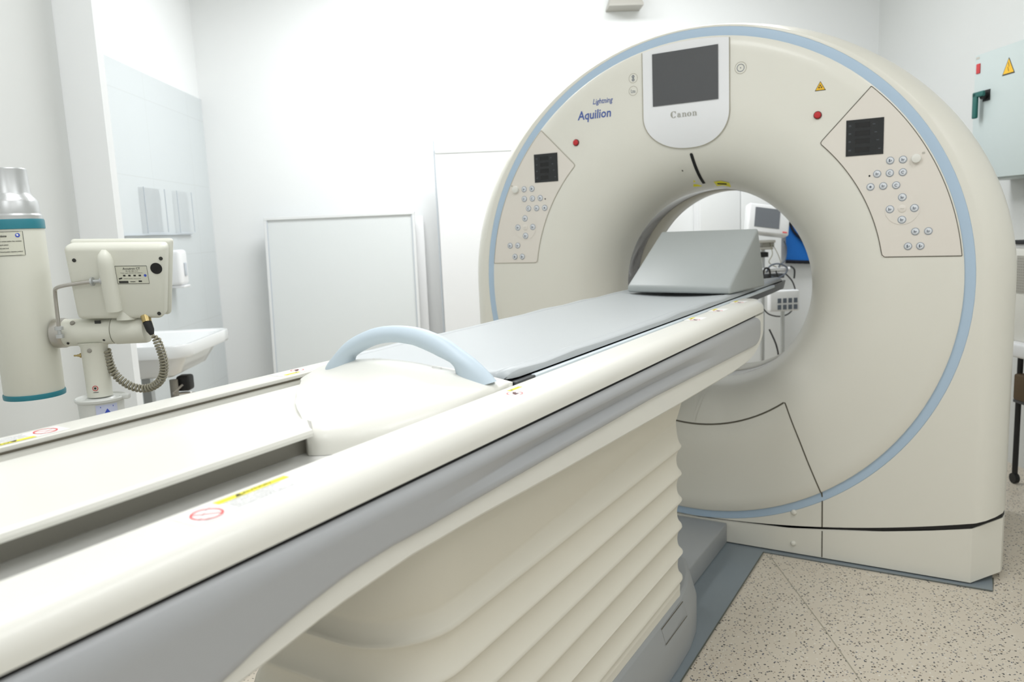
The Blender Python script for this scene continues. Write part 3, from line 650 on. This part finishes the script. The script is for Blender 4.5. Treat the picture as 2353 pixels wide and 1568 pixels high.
mb.sweep(rings); mt = mb.build('couch_mattress', 'matt', None, ang=60)
tag(mt, 'thin light grey vinyl mattress lying on the table top and running into the bore', 'mattress')
W = thing('wedge_cushion', 'grey vinyl wedge cushion standing on the mattress in the bore', 'cushion', (.030, -.268, 1.0185), radians(-7.5))
mb = MB(); bm = bmesh.new(); hw = .197
prof = [(0, .006), (.010, .0), (.40, .0), (.402, .195), (.385, .212), (.012, .030)]
prof = [(-.004, .0), (.318, .0), (.248, .214), (-.004, .024)]
vs = []
for x in (-hw, hw): vs += [bm.verts.new((x+(.012 if z > .1 and x < 0 else 0), y, z)) for y, z in prof]
n = len(prof); bm.faces.new(vs[:n][::-1]); bm.faces.new(vs[n:]); [bm.faces.new((vs[i], vs[(i+1) % n], vs[n+(i+1) % n], vs[n+i])) for i in range(n)]
bmesh.ops.recalc_face_normals(bm, faces=bm.faces); bmesh.ops.bevel(bm, geom=bm.edges[:], offset=.0085, segments=4, profile=.5, affect='EDGES')
bm.verts.index_update(); mb.add([v.co.copy() for v in bm.verts], [tuple(v.index for v in f.verts) for f in bm.faces]); bm.free()
mb.build('cover', 'cush', W, ang=60)

# ================================================================ INJECTOR  (room frame, v = 1.8)
IU, IV = -.887, 1.80
I = thing('contrast_injector', 'cream contrast injector with upright cylinder head, teal rings and display unit behind the couch', 'medical device', RP(IU, IV, 0), AZ)
hu = -1.033-IU
def lz(org, prof, nm, mt_, ax=(0, 0, 1), lab=None, n=36): return MB().lathe(prof, org, ax, n).build(nm, mt_, I, label=lab)
lz((hu, 0, 0), [(.0575, .943), (.061, .95), (.0615, 1.30), (.061, 1.316)], 'syringe_housing', 'inj', lab='tall cream cylinder of the injector head')
lz((hu, 0, 0), [(.054, .936), (.0625, .937), (.0632, .944), (.0625, .948), (.055, .949)], 'teal_ring', 'teal', lab='teal ring at the foot of the cylinder')
lz((hu, 0, 0), [(.055, 1.314), (.0632, 1.316), (.0632, 1.333), (.062, 1.337), (.055, 1.338)], 'teal_ring', 'teal', lab='teal ring near the top of the cylinder')
lz((hu, 0, 0), [(.0615, 1.337), (.061, 1.345), (.0575, 1.349), (.056, 1.375), (.053, 1.381), (.046, 1.389), (.0435, 1.395), (.041, 1.446), (.039, 1.4485), (.001, 1.4485)], 'metal_cap', 'alu', lab='stepped silver metal cap')
mb = MB()
def cylm(h): return lambda s_, z: Vector((hu+(.0616+h)*sin(s_/.0616), -(.0616+h)*cos(s_/.0616), z))
L0, L1 = -.062, .049
mb.grid(lambda a, b: cylm(.0006)(L0+(L1-L0)*a, 1.258+.053*b), 16, 1, 0)
pts_ = [(L0, 1.259)]+[(L0+(L1-L0)*i/12, 1.259) for i in range(1, 13)]+[(L1, 1.310-.0)]+[(L1-(L1-L0)*i/12, 1.310) for i in range(1, 13)]
mb.strip(pts_, .0009, cylm(.001), 1, closed=True)
cm = cylm(.0012); mb.text('Safety instructions', .0062, lambda a, b: cm(-.003+a, 1.299+b), 1, 'CENTER', bold=.0002, sx=.95)
for i, t in enumerate(('Please do not fill the syringe with more contrast medium than necessary', 'Purge the system completely before connecting the patient', 'Ensure the patient and the syringe are at the same level', 'Only inject when the injection unit is in the forward position (injection position)')):
    mb.text(t, .0034, lambda a, b, i=i: cm(L1-.004+a-(0 if i in (0, 3) else .025), 1.2885-i*.0075+b), 1, 'RIGHT', bold=.00008, sx=.84)
mb.disc((.039, 1.302), .002, .0045, cm, 2, 20); mb.disc((.0385, 1.303), 0, .0022, cm, 3, 12)
mb.build('safety_label', ['label2', 'print', 'bluemark', 'label'], I, smooth=False, fix=False, label='safety instructions label')
# horizontal arm
au = lambda u: u-IU
lz((au(-.972), 0, 1.079), [(.026, 0), (.033, .004), (.034, .012), (.034, .024), (.0325, .028)], 'steel_collar', 'steel', (1, 0, 0), 'brushed steel collar')
lz((au(-.948), 0, 1.079), [(.0315, 0), (.0325, .003), (.031, .005), (.0305, .108), (.030, .1115)], 'arm', 'inj', (1, 0, 0))
lz((au(-.835), 0, 1.080), [(.030, 0), (.0325, .003), (.0325, .066), (.031, .072), (.025, .0755), (.001, .076)], 'arm_end', 'inj', (1, 0, 0))
for u, z in ((-.932, 1.058), (-.852, 1.062)): MB().lathe([(.0028, 0), (.0028, .002), (.0005, .0022)], (au(u), -.0235, z), (0, -1, -.7), 12).build('screw_hole', 'print', I)
mb = MB(); mb.lathe([(.0055, 0), (.005, .003), (.001, .004)], (au(-.918), -.021, 1.102), (0, -.7, .7), 14); mb.build('screw_hole', 'chand', I)
mb = MB(); mb.box(au(-.868), au(-.855), -.0245, -.0225, 1.099, 1.106); mb.build('symbol', 'print', I, smooth=False)
# column down to a wheeled foot
lz((0, 0, 0), [(.0265, .93), (.0270, .97), (.0285, 1.045), (.034, 1.055)], 'column', 'inj', lab='cream neck below the arm')
lz((0, 0, 0), [(.044, .62), (.044, .66), (.0475, .90), (.0485, .918)], 'column', 'clear', lab='milky plastic sleeve')
lz((0, 0, 0), [(.03, .10), (.03, .62), (.038, .64)], 'column', 'inj')
lz((0, 0, 0), [(.0280, .919), (.049, .918), (.0535, .921), (.0545, .926), (.052, .9285), (.049, .925), (.032, .924), (.0285, .927)], 'cup_flange', 'clear', lab='milky round flange')
mb = MB().rbox(.045, .066, -.008, .008, .920, .932, .003); mb.build('flange_clip', 'clear', I)
mb = MB(); mb.grid(lambda a, b: Vector((.0492*sin(.2+.95*a), -.0492*cos(.2+.95*a), .88+.036*b)), 8, 1, 0)
fq = lambda a, b: Vector((.0496*sin(.2+.95*a), -.0496*cos(.2+.95*a), .88+.036*b))
mb.disc((.5, .3), 0, .22, lambda a, b: fq(.5+(a-.5), b), 1, 16); mb.add([fq(.34, .42), fq(.66, .42), fq(.5, .75)], [(0, 1, 2)], 1); mb.strip([(.2, .86), (.8, .86)], .08, fq, 1)
mb.build('blue_label', ['labelb', 'bluemark'], I, fix=False, label='pale blue drop label')
mb = MB(); cs = lambda a, b: Vector((.0278*sin(a/.0275), -.0278*cos(a/.0275), .952+b))
mb.disc((.004, 0), .0048, .0062, cs, 0, 24); mb.disc((.004, 0), 0, .0028, cs, 1, 6); mb.strip([(-.001, -.0095), (.010, -.0095)], .0012, cs, 1); mb.build('warning_sign', ['red', 'print'], I, fix=False, label='small round red prohibition sign')
lz((-.0275, -.004, 1.026), [(.0055, 0), (.0055, .004), (.003, .0045), (.003, .010), (.002, .0105), (.002, .018)], 'brass_stud', 'brass', (-1, 0, 0), 'brass stud')
lz((.002, -.0275, 1.039), [(.005, 0), (.0045, .003), (.002, .004)], 'screw_hole', 'chand', (0, -1, 0))
mb = MB()
for k in range(5):
    a = 2*pi*k/5+.3; mb.tube([(.02*cos(a), .02*sin(a), .11), (.26*cos(a), .26*sin(a), .085)], [.022, .014], 10)
mb.lathe([(.04, .07), (.05, .08), (.05, .12), (.032, .14)]); mb.build('foot', 'inj', I)
for k in range(5):
    a = 2*pi*k/5+.3; c = Vector((.25*cos(a), .25*sin(a), .0305)); t_ = Vector((-sin(a), cos(a), 0))
    MB().lathe([(.0295, -.012), (.03, 0), (.0295, .012)], c, t_, 18).tube([c+Vector((0, 0, .01)), c+Vector((0, 0, .055))], .008, 8).build('caster', 'blackr', I)
# display unit seen from behind
XF = Matrix.Translation(Vector((au(-.788), -.045, 1.192))) @ Matrix.Rotation(radians(2.0), 4, 'Y') @ Matrix.Rotation(radians(1), 4, 'Z') @ Matrix.Rotation(radians(13), 4, 'X')
def taper(mb_):
    mb_.v = [XF @ Vector((p.x+(p.z-.09)*.085*(1+p.x/.108), p.y, p.z)) for p in mb_.v]; return mb_
mb = taper(MB().rbox(-.108, .108, -.012, .030, -.086, .084, .013, seg=4)); mb.build('display_shell', 'inj', I, ang=50, label='cream back shell of the display unit')
taper(MB().rbox(-.111, .111, .028, .046, -.090, .087, .008, seg=3)).build('display_front', 'inj', I)
mb = MB(); prof = []; rings = []
for k in range(15):
    z = -.062+.137*k/14; q = max(0, (z-.045)/.031); w_ = .0165*sqrt(max(.03, 1-q*q)) if q > 0 else .0165; d_ = -.012-.019*sqrt(max(.0, 1-q*q)) if q > 0 else -.031
    rings.append([XF @ Vector((-.021+w_*cos(a), -.012+(d_+.012)*max(0, sin(a))**.7, z)) for a in [pi*i/10 for i in range(11)]])
mb.sweep(rings); mb.build('mount_rib', 'inj', I, ang=60)
lz((au(-.797), -.02, 1.105), [(.022, 0), (.0215, .03), (.026, .05)], 'display_neck', 'inj')
for x, z in ((-.087, .052), (.096, .054), (.073, -.072)): MB().lathe([(.0042, 0), (.0042, .0008), (.0005, .001)], XF @ Vector((x, -.0122, z)), XF.to_3x3() @ Vector((0, -1, 0)), 14).build('screw_hole', 'print', I)
MB().lathe([(.0125, 0), (.0125, .001), (.0005, .0012)], XF @ Vector((.083, -.0122, .032)), XF.to_3x3() @ Vector((0, -1, 0)), 24).build('port', 'black', I, label='round black port')
mb = MB(); q = lambda h: (lambda a, b: XF @ Vector((-.004+a, -.0124-h, -.002+b))); mb.strip([(0, .02), (.067, .02)], .041, q(.0002), 0)
mb.strip([(0, 0), (.067, 0), (.067, .04), (0, .04)], .0012, q(.0004), 1, closed=True)
mb.text('Accutron CT', .0068, lambda a, b: q(.0005)(.034+a, .032+b), 1, 'CENTER', bold=.0001); mb.text('SN  801 802 1217', .0036, lambda a, b: q(.0005)(.034+a, .0275+b), 1, 'CENTER')
mb.text('Power supply 100-240 V AC 50/60 Hz', .003, lambda a, b: q(.0005)(.033+a, .0235+b), 1, 'CENTER')
for i in range(4): mb.strip([(.014+i*.011, .0185), (.019+i*.011, .0185)], .0035, q(.0005), 1)
mb.disc((.061, .0185), 0, .003, q(.0005), 2, 12); mb.strip([(.004, .011), (.011, .013)], .003, q(.0005), 1); mb.text('medical systems  www.ct.com', .003, lambda a, b: q(.0005)(.014+a, .0108+b), 1)
mb.strip([(.003, .004), (.023, .004)], .005, q(.0005), 1); mb.strip([(.027, .0045), (.038, .0045)], .0015, q(.0005), 1); mb.strip([(.045, .0055), (.052, .0055)], .0035, q(.0005), 1)
mb.build('rating_label', ['label2', 'print', 'bluemark'], I, smooth=False, fix=False, label='rating label')
# bent steel holder
path = smooth_path([(au(-.936), -.046, 1.10), (au(-.9335), -.050, 1.14), (au(-.930), -.055, 1.172), (au(-.924), -.060, 1.1835), (au(-.905), -.064, 1.189), (au(-.87), -.066, 1.193), (au(-.845), -.066, 1.195)], 5)
mb = MB().tube(path, .0042, 10); mb.build('holder_rod', 'steel', I, label='bent steel rod')
lz((au(-.845), -.066, 1.195), [(.003, 0), (.0095, .001), (.0095, .005), (.004, .006), (.004, .020), (.0085, .0215), (.0085, .026), (.003, .027)], 'rod_clamp', 'alu', (1, 0, .05))
lz((au(-.9365), -.045, 1.082), [(.002, -.01), (.0085, -.009), (.0085, -.001), (.004, 0), (.004, .008), (.009, .009), (.009, .016), (.004, .018)], 'rod_socket', 'alu')
# plug and coiled cable
pc = [(au(-.752), -.03, 1.112), (au(-.748), -.035, 1.098), (au(-.738), -.04, 1.070)]
mb = MB().tube([pc[0], pc[1]], [.011, .0095], 14, 0); mb.tube([pc[1], Vector(pc[1])*.35+Vector(pc[2])*.65, pc[2]], [.0095, .0085, .0045], 14, 1); mb.build('plug', ['brass', 'blackr'], I, label='black plug with brass collar')
guide = smooth_path([pc[2], (au(-.729), -.035, 1.05), (au(-.727), -.02, 1.0), (au(-.742), -.01, .962), (au(-.775), 0, .9425), (au(-.81), 0, .946), (au(-.842), 0, .970), (au(-.856), 0, 1.0), (au(-.8585), -.004, 1.036)], 40)
cp = []; L = 0; ph = 0; nrm = None
dists = [0]
for i in range(1, len(guide)): dists.append(dists[-1]+(guide[i]-guide[i-1]).length)
turns = 40; total = dists[-1]; steps = turns*12
for k in range(steps+1):
    d = total*k/steps
    while L < len(dists)-2 and dists[L+1] < d: L += 1
    f_ = (d-dists[L])/(dists[L+1]-dists[L]); c = guide[L].lerp(guide[L+1], f_); t_ = (guide[min(L+2, len(guide)-1)]-guide[max(L-1, 0)]).normalized()
    n1 = Vector((0, 1, 0)); n1 = (n1-t_*n1.dot(t_)).normalized(); n2 = t_.cross(n1); a = 2*pi*k/12; cr = .0076*min(1, d/.02+.2)
    cp.append(c+cr*(cos(a)*n1+sin(a)*n2))
MB().tube(cp, .0026, 6).build('coiled_cable', 'cable', I, ang=80, label='grey coiled cable')

# ================================================================ ROOM CONTENTS
def rthing(name, label, cat, u, v, z=0, group=None): return thing(name, label, cat, RP(u, v, z), AZ, group)
# wash basin on the tiled wall
S = rthing('wash_basin', 'white ceramic wash basin fixed to the tiled wall behind the injector', 'sink', U0+.012, 3.505, .0)
bw = .295; bd = .449
mb = MB()
def basin(a, b, z): return Vector((a, b, z))
outer_ = [(.002, -bw), (bd-.04, -bw), (bd, -bw+.04), (bd, bw-.04), (bd-.04, bw), (.002, bw)]
def sc_(P, s_, cx_=.27): return [(cx_+(x-cx_)*s_, y*s_) for x, y in P]
outer_ = subdiv(outer_, .06)
def so(x, s_): return max(.002, .19+(x-.19)*s_)
rings = [[Vector((so(x, s_), y*s_, z)) for x, y in outer_] for s_, z in ((.22, .690), (.5, .695), (.66, .715), (.78, .770), (.82, .792), (.985, .797), (1.0, .805), (1.0, .845), (.99, .851), (.90, .849), (.84, .842), (.74, .775), (.5, .745), (.1, .74))]
mb.sweep(rings); mb.build('bowl', 'ceramic', S, ang=45)
mb = MB().tube(smooth_path([(.05, 0, .85), (.05, 0, .97), (.08, 0, 1.0), (.16, 0, .99), (.18, 0, .965)], 5), .012, 12); mb.lathe([(.022, .85), (.02, .875), (.014, .88)], (.05, 0, 0)); mb.build('tap', 'steel', S, label='steel tap')
mb = MB().tube([(.27, 0, .66), (.27, 0, .30)], .018, 12); mb.tube(smooth_path([(.27, 0, .32), (.26, 0, .26), (.2, 0, .26), (.17, 0, .34), (.12, 0, .38), (.004, 0, .38)], 5), .016, 10); mb.build('drain_pipe', 'chand', S)
mb = MB().rbox(.27, .33, .02, .09, .60, .67, .012); mb.build('valve', 'blackr', S, label='black valve under the bowl')
mb = MB().tube(smooth_path([(.30, .02, .63), (.27, -.02, .60), (.31, .06, .585), (.36, .08, .56), (.37, .09, .45), (.37, .08, .25), (.2, .05, .12), (.004, .05, .1)], 6), .006, 8); mb.build('hose', 'steel', S)
mb = MB().box(.05, .09, -.22, -.18, 0, .73).box(.05, .09, .18, .22, 0, .73); mb.build('bracket', 'alu', S, smooth=False)
# soap dispenser, acrylic holders on the tiled wall
D_ = rthing('soap_dispenser', 'white wall soap dispenser on the tiled wall above the wash basin', 'dispenser', U0+.012, 4.28, 1.04)
MB().rbox(.0, .085, -.055, .055, .0, .19, .02, seg=4).build('body', 'white', D_); MB().rbox(.086, .092, -.012, .012, .05, .12, .002).build('window', 'acre', D_); MB().rbox(.02, .09, -.045, .045, -.012, .0, .003).build('push_bar', 'white', D_)
for k, (v, w_, lab) in enumerate(((4.13, .13, 'clear acrylic paper holder on the tiled wall, nearer of the two'), (4.54, .11, 'clear acrylic paper holder on the tiled wall, farther one by the corner'))):
    t = rthing('paper_holder', lab, 'holder', U0+.012, v, 1.32, 'acrylic holders on the tiled wall')
    MB().box(.0, .028, -w_, w_, 0, .23).build('box', 'acr', t, smooth=False)
    e = MB()
    for y in (-w_, w_): e.box(.026, .030, y-.0015, y+.0015, 0, .23)
    e.box(.026, .030, -w_, w_, 0, .004); e.build('edge', 'acre', t, smooth=False)
mb = MB().box(0, .014, -.45, .45, 0, .006); tag(mb.build('wall_rail', 'acre', None, smooth=False), 'thin pale rail along the tiled wall under the acrylic holders', 'rail'); o = bpy.data.objects['wall_rail']; o.location = RP(U0+.012, 4.2, 1.31); o.rotation_euler = (0, 0, AZ)
# dark brown box under the basin
mb = MB().rbox(-.12, .12, -.1, .1, 0, .36, .01); o = tag(mb.build('waste_bin', 'brown', None), 'brown waste bin under the wash basin by the tiled wall', 'bin'); o.location = RP(-1.50, 3.12, .001); o.rotation_euler = (0, 0, AZ)
# whiteboard leaning on the back wall
Bd = rthing('whiteboard', 'framed whiteboard standing on the floor against the back wall', 'whiteboard', -.853, 4.83, .0)
tilt = Matrix.Rotation(radians(-4.5), 4, 'X')
bwid, bh = .465, 1.40
MB().box(-bwid+.012, bwid-.012, .006, .018, .012, bh-.012, xf=tilt).build('panel', 'board', Bd, smooth=False)
mb = MB()
for a in ((-bwid, -bwid+.016, 0, bh), (bwid-.016, bwid, 0, bh)): mb.box(a[0], a[1], -.004, .024, a[2], a[3], xf=tilt)
mb.box(-bwid, bwid, -.005, .025, bh-.018, bh, xf=tilt).box(-bwid, bwid, -.005, .025, 0, .016, xf=tilt); mb.build('frame', 'alub', Bd, smooth=False, bevel=.002)
mb = MB()
for x in (-bwid+.0185, bwid-.0185): mb.box(x-.003, x+.003, -.001, .008, .016, bh-.018, xf=tilt)
mb.build('frame_groove', 'acre', Bd, smooth=False)
# second board behind it
Bs = rthing('backing_board', 'white board leaning behind the whiteboard against the back wall', 'board', -.81, 4.93, 0); MB().rbox(-.45, .47, 0, .02, .001, 1.37, .003, xf=Matrix.Rotation(radians(-3.5), 4, 'X')).build('panel', 'white', Bs)
# roll-up screen stand
Rs = rthing('banner_stand', 'white roll-up banner on a thin pole between the whiteboard and the scanner', 'banner', .03, 4.86, 0)
MB().box(-.262, .262, -.003, .003, .06, 1.735).build('banner', 'white', Rs, smooth=False, label='plain white banner sheet')
MB().rbox(-.266, .29, -.008, .008, 1.732, 1.756, .003).build('top_bar', 'alub', Rs); MB().rbox(-.29, .29, -.05, .05, .0, .06, .012).build('base', 'alub', Rs)
MB().tube([(-.272, .012, .05), (-.272, .012, 1.81)], .005, 8).build('pole', 'acre', Rs)
# wall lamp high on the back wall
Wl = rthing('wall_fixture', 'small grey tapered fixture high on the back wall above the scanner', 'wall fixture', .965, V1, 2.57)
mb = MB(); mb.sweep([[Vector((-.105, -.14, .0)), Vector((.105, -.14, .0)), Vector((.105, -.001, .0)), Vector((-.105, -.001, .0))], [Vector((-.105, -.14, .012)), Vector((.105, -.14, .012)), Vector((.105, -.001, .012)), Vector((-.105, -.001, .012))], [Vector((-.065, -.10, .12)), Vector((.065, -.10, .12)), Vector((.065, -.001, .12)), Vector((-.065, -.001, .12))]]); mb.build('housing', 'grille', Wl, smooth=False)
# white cupboard seen through the bore
Cu = rthing('white_cupboard', 'tall white cupboard seen through the bore behind the patient monitor', 'cupboard', 1.66, V1-.002, 0)
MB().box(-.26, .27, -.12, 0, .06, 2.0).build('body', 'white', Cu, smooth=False)
for x0, x1 in ((-.257, .003), (.006, .267)): d = MB().rbox(x0, x1, -.136, -.1205, .065, 1.995, .003).build('door', 'wall', Cu); MB().rbox(x1-.02 if x0 < 0 else x0+.01, x1-.01 if x0 < 0 else x0+.02, -.155, -.1365, .95, 1.07, .003).build('handle', 'alu', d)
MB().box(-.25, .26, -.11, 0, 0, .06).build('kick_plate', 'chand', Cu, smooth=False)
# patient monitor on a rolling stand
PM = rthing('patient_monitor_stand', 'patient monitor with grey screen on a rolling stand behind the bore', 'medical device', 1.695, 4.62, 0)
XM = Matrix.Translation(Vector((.02, -.02, 1.245))) @ Matrix.Rotation(radians(9), 4, 'Y') @ Matrix.Rotation(radians(-12), 4, 'X')
mo = MB().rbox(-.125, .125, -.03, .05, -.085, .09, .012, xf=XM).build('monitor', 'white', PM, label='white monitor with a grey screen')
MB().box(-.088, .062, -.0325, -.03, -.05, .066, xf=XM).build('screen', 'monscr', mo, smooth=False); MB().box(.085, .112, -.0325, -.03, -.07, -.062, xf=XM).build('badge', 'redline', mo, smooth=False)
MB().lathe([(.004, 0), (.004, .003)], XM @ Vector((.098, -.03, .05)), XM.to_3x3() @ Vector((0, -1, 0)), 10).build('key', 'darkgrey', mo)
mb = MB().rbox(-.06, .06, -.05, .04, 1.115, 1.130, .003).rbox(-.05, .05, -.04, .03, 1.075, 1.09, .003).rbox(-.012, .06, -.03, .02, 1.09, 1.118, .003); mb.build('bracket', 'grille', PM)
MB().tube([(0, 0, .1), (0, 0, 1.08)], .013, 12).build('pole', 'alu', PM); MB().rbox(-.026, .026, -.026, .026, 1.03, 1.06, .003).build('clamp', 'blackr', PM)
MB().tube([(-.02, -.05, .952), (.143, -.05, .955)], .014, 12).build('cross_handle', 'white', PM)
mb = MB().rbox(-.02, .11, -.06, .03, .905, .93, .004); mb.build('basket', 'darkgrey', PM)
mb = MB()
for k in range(5): a = 2*pi*k/5; mb.tube([(0, 0, .1), (.25*cos(a), .25*sin(a), .07)], [.02, .012], 8)
mb.build('foot', 'alu', PM)
for k in range(5): a = 2*pi*k/5; MB().lathe([(.028, -.01), (.03, 0), (.028, .01)], (.25*cos(a), .25*sin(a), .031), (-sin(a), cos(a), 0), 14).tube([(.25*cos(a), .25*sin(a), .04), (.25*cos(a), .25*sin(a), .07)], .006, 6).build('caster', 'blackr', PM)
for path, r_, mt_ in (([(.03, -.03, 1.12), (.04, -.05, 1.05), (.02, -.05, 1.0), (.07, -.05, .965), (.075, -.06, .94)], .0025, 'cable'), ([(.13, 0, 1.12), (.135, -.02, 1.08), (.12, -.04, 1.01), (.08, -.05, .975), (.09, -.06, .95)], .004, 'icon'),
                      ([(.05, -.03, 1.1), (.07, -.04, 1.06), (.09, -.05, 1.0), (.085, -.05, .96)], .002, 'cable'),
                      ([(.0, -.06, .94), (.02, -.07, .98), (.07, -.07, .99), (.12, -.07, .965), (.11, -.07, .93), (.06, -.07, .905), (.02, -.07, .92)], .005, 'icon'),
                      ([(-.03, -.07, .88), (-.02, -.08, .96), (.01, -.08, .96), (.015, -.08, .90), (.0, -.08, .86)], .006, 'blackr'),
                      ([(.05, -.08, .95), (.06, -.08, .92), (.07, -.08, .88)], .004, 'blackr'), ([(.16, -.08, .90), (.165, -.07, .95), (.15, -.05, .972)], .005, 'blackr')):
    MB().tube(smooth_path(path, 6), r_, 6).build('cable', mt_, PM)
MB().tube(smooth_path([(.115, -.06, .93), (.155, -.06, .885), (.175, -.06, .83), (.178, -.06, .77), (.15, -.06, .70), (.09, -.06, .675), (.02, -.06, .69), (-.02, -.06, .73)], 6), .004, 8).build('cable', 'blackr', PM, label='large loop of black cable')
MB().tube(smooth_path([(.02, -.06, .60), (.06, -.07, .50), (.075, -.07, .40), (.06, -.07, .30), (.04, -.07, .20)], 6), .005, 8).build('cable', 'blackr', PM)
# socket box below
So = rthing('socket_box', 'white box with rows of dark sockets seen under the table tip through the bore', 'socket box', 1.665, 4.20, .7495)
MB().rbox(-.082, .082, 0, .05, .0, .115, .008).build('body', 'white', So)
for r_ in range(2):
    for c_ in range(4): MB().box(-.040+c_*.030, -.020+c_*.030, -.002, .002, .010+r_*.036, .036+r_*.036).build('socket', 'icon', So, smooth=False)
MB().tube([(0, .03, -.7495), (0, .03, .01)], .012, 8).build('stand', 'alu', So)
# blue lead apron hanging on the back wall
Ap = rthing('lead_apron', 'bright blue protective apron with dark binding hanging on the back wall', 'apron', 2.13, V1-.01, .97)
mb = MB(); mb.grid(lambda a, b: Vector((-.14+.48*a, -.035-.012*sin(a*9)-.006*sin(b*7+a*4), .0+.68*b-.035*a*(1-b))), 30, 16); mb.build('cloth', 'bluecloth', Ap, ang=80)
mb = MB(); mb.tube([Vector((-.14+.48*a/20, -.04-.012*sin(a/20*9), .004-.035*a/20)) for a in range(21)], .012, 6); mb.tube(smooth_path([(-.139, -.058, .34), (-.128, -.062, .27), (-.10, -.065, .20), (-.05, -.068, .145), (.0, -.068, .095), (.06, -.068, .05)], 5), .008, 6); mb.build('binding', 'navy', Ap)
mb = MB().grid(lambda a, b: Vector((-.09+.20*a+.05*(1-b), -.064, .17+.22*b-.09*a)), 6, 4); mb.build('collar', 'bluecloth', Ap)
MB().tube([(.10, -.035, .66), (.10, 0, .66)], .006, 8).build('hook', 'alu', Ap)
# electrical cabinet on the right wall
EC = rthing('electrical_cabinet', 'pale grey-green electrical cabinet with green switch handle on the right wall', 'cabinet', U1, 3.46, 1.395)
MB().rbox(-.18, -.001, -.30, .30, 0, .59, .004).build('body', 'cab', EC)
dr = MB().rbox(-.2, -.1805, -.298, .298, .008, .587, .003).build('door', 'cab', EC)
mb = MB().box(-.203, -.2, .175, .225, .365, .415); mb.tube([(-.203, .205, .39), (-.222, .205, .39)], .017, 16); mb.build('switch_base', 'blackr', dr, label='dark switch mount')
mb = MB().rbox(-.236, -.222, .175, .255, .385, .410, .005).rbox(-.236, -.222, .222, .255, .290, .410, .006); mb.build('switch_handle', 'green', dr, label='dark green switch handle')
mb = MB().rbox(-.204, -.2, .255, .283, .50, .545, .0015); mb.build('red_tag', 'red', dr, label='red oval tag')
mb = MB(); fm_ = lambda h: (lambda a, b: Vector((-.2005-h, a, b)))
cz_, cy_ = .492, .055
def tri3(s_, h, mi): mb.add([fm_(h)(cy_-s_/2, cz_-s_*.42), fm_(h)(cy_+s_/2, cz_-s_*.42), fm_(h)(cy_, cz_+s_*.46)], [(0, 1, 2)], mi)
tri3(.085, .0004, 1); tri3(.071, .0008, 0); mb.strip([(cy_+.003, cz_+.018), (cy_-.004, cz_-.002), (cy_+.004, cz_-.002), (cy_-.002, cz_-.022)], .003, fm_(.0012), 1)
mb.build('warning_sign', ['amber', 'print'], dr, smooth=False, fix=False, label='yellow high voltage triangle')
mb = MB(); mb.strip([(.265, .572), (.29, .572)], .01, fm_(.0004)); mb.build('name_tag', 'iconl', dr, smooth=False, fix=False)
# trolley by the right wall
TR = rthing('equipment_trolley', 'cream equipment trolley with perforated panel and black top beside the right wall', 'trolley', 2.49, 3.15, 0)
MB().rbox(-.09, .10, -.27, .28, .66, 1.085, .015).build('body', 'cream2', TR)
mb = MB().box(-.093, -.0905, -.24, .245, .885, 1.05); 
for i in range(40):
    for j in range(13): mb.box(-.0938, -.093, -.235+i*.012, -.230+i*.012, .890+j*.012, .895+j*.012, 1)
mb.build('grille', ['grille', 'chand'], TR, smooth=False)
MB().rbox(-.098, .10, -.275, .287, 1.10, 1.118, .004).build('top_tray', 'blackr', TR, label='black top'); MB().rbox(-.085, .09, -.26, .27, 1.083, 1.102, .003).build('tray_frame', 'white', TR)
MB().rbox(-.13, .10, -.27, .25, .60, .665, .012).build('shelf', 'white', TR); MB().rbox(-.10, .10, -.25, .22, .40, .52, .01).build('drawer', 'brownbag', TR); 
for x in (-.07, .08):
    for y in (-.24, .22): MB().tube([(x, y, .05), (x, y, .62)], .012, 8).build('leg', 'blackr', TR)
for x in (-.07, .08):
    for y in (-.24, .22): MB().lathe([(.024, -.01), (.025, 0), (.024, .01)], (x, y, .026), (1, 0, 0), 14).tube([(x, y, .03), (x, y, .06)], .006, 6).build('caster', 'blackr', TR)
MB().rbox(-.09, .09, -.25, .23, .385, .40, .003).build('shelf', 'darkgrey', TR)
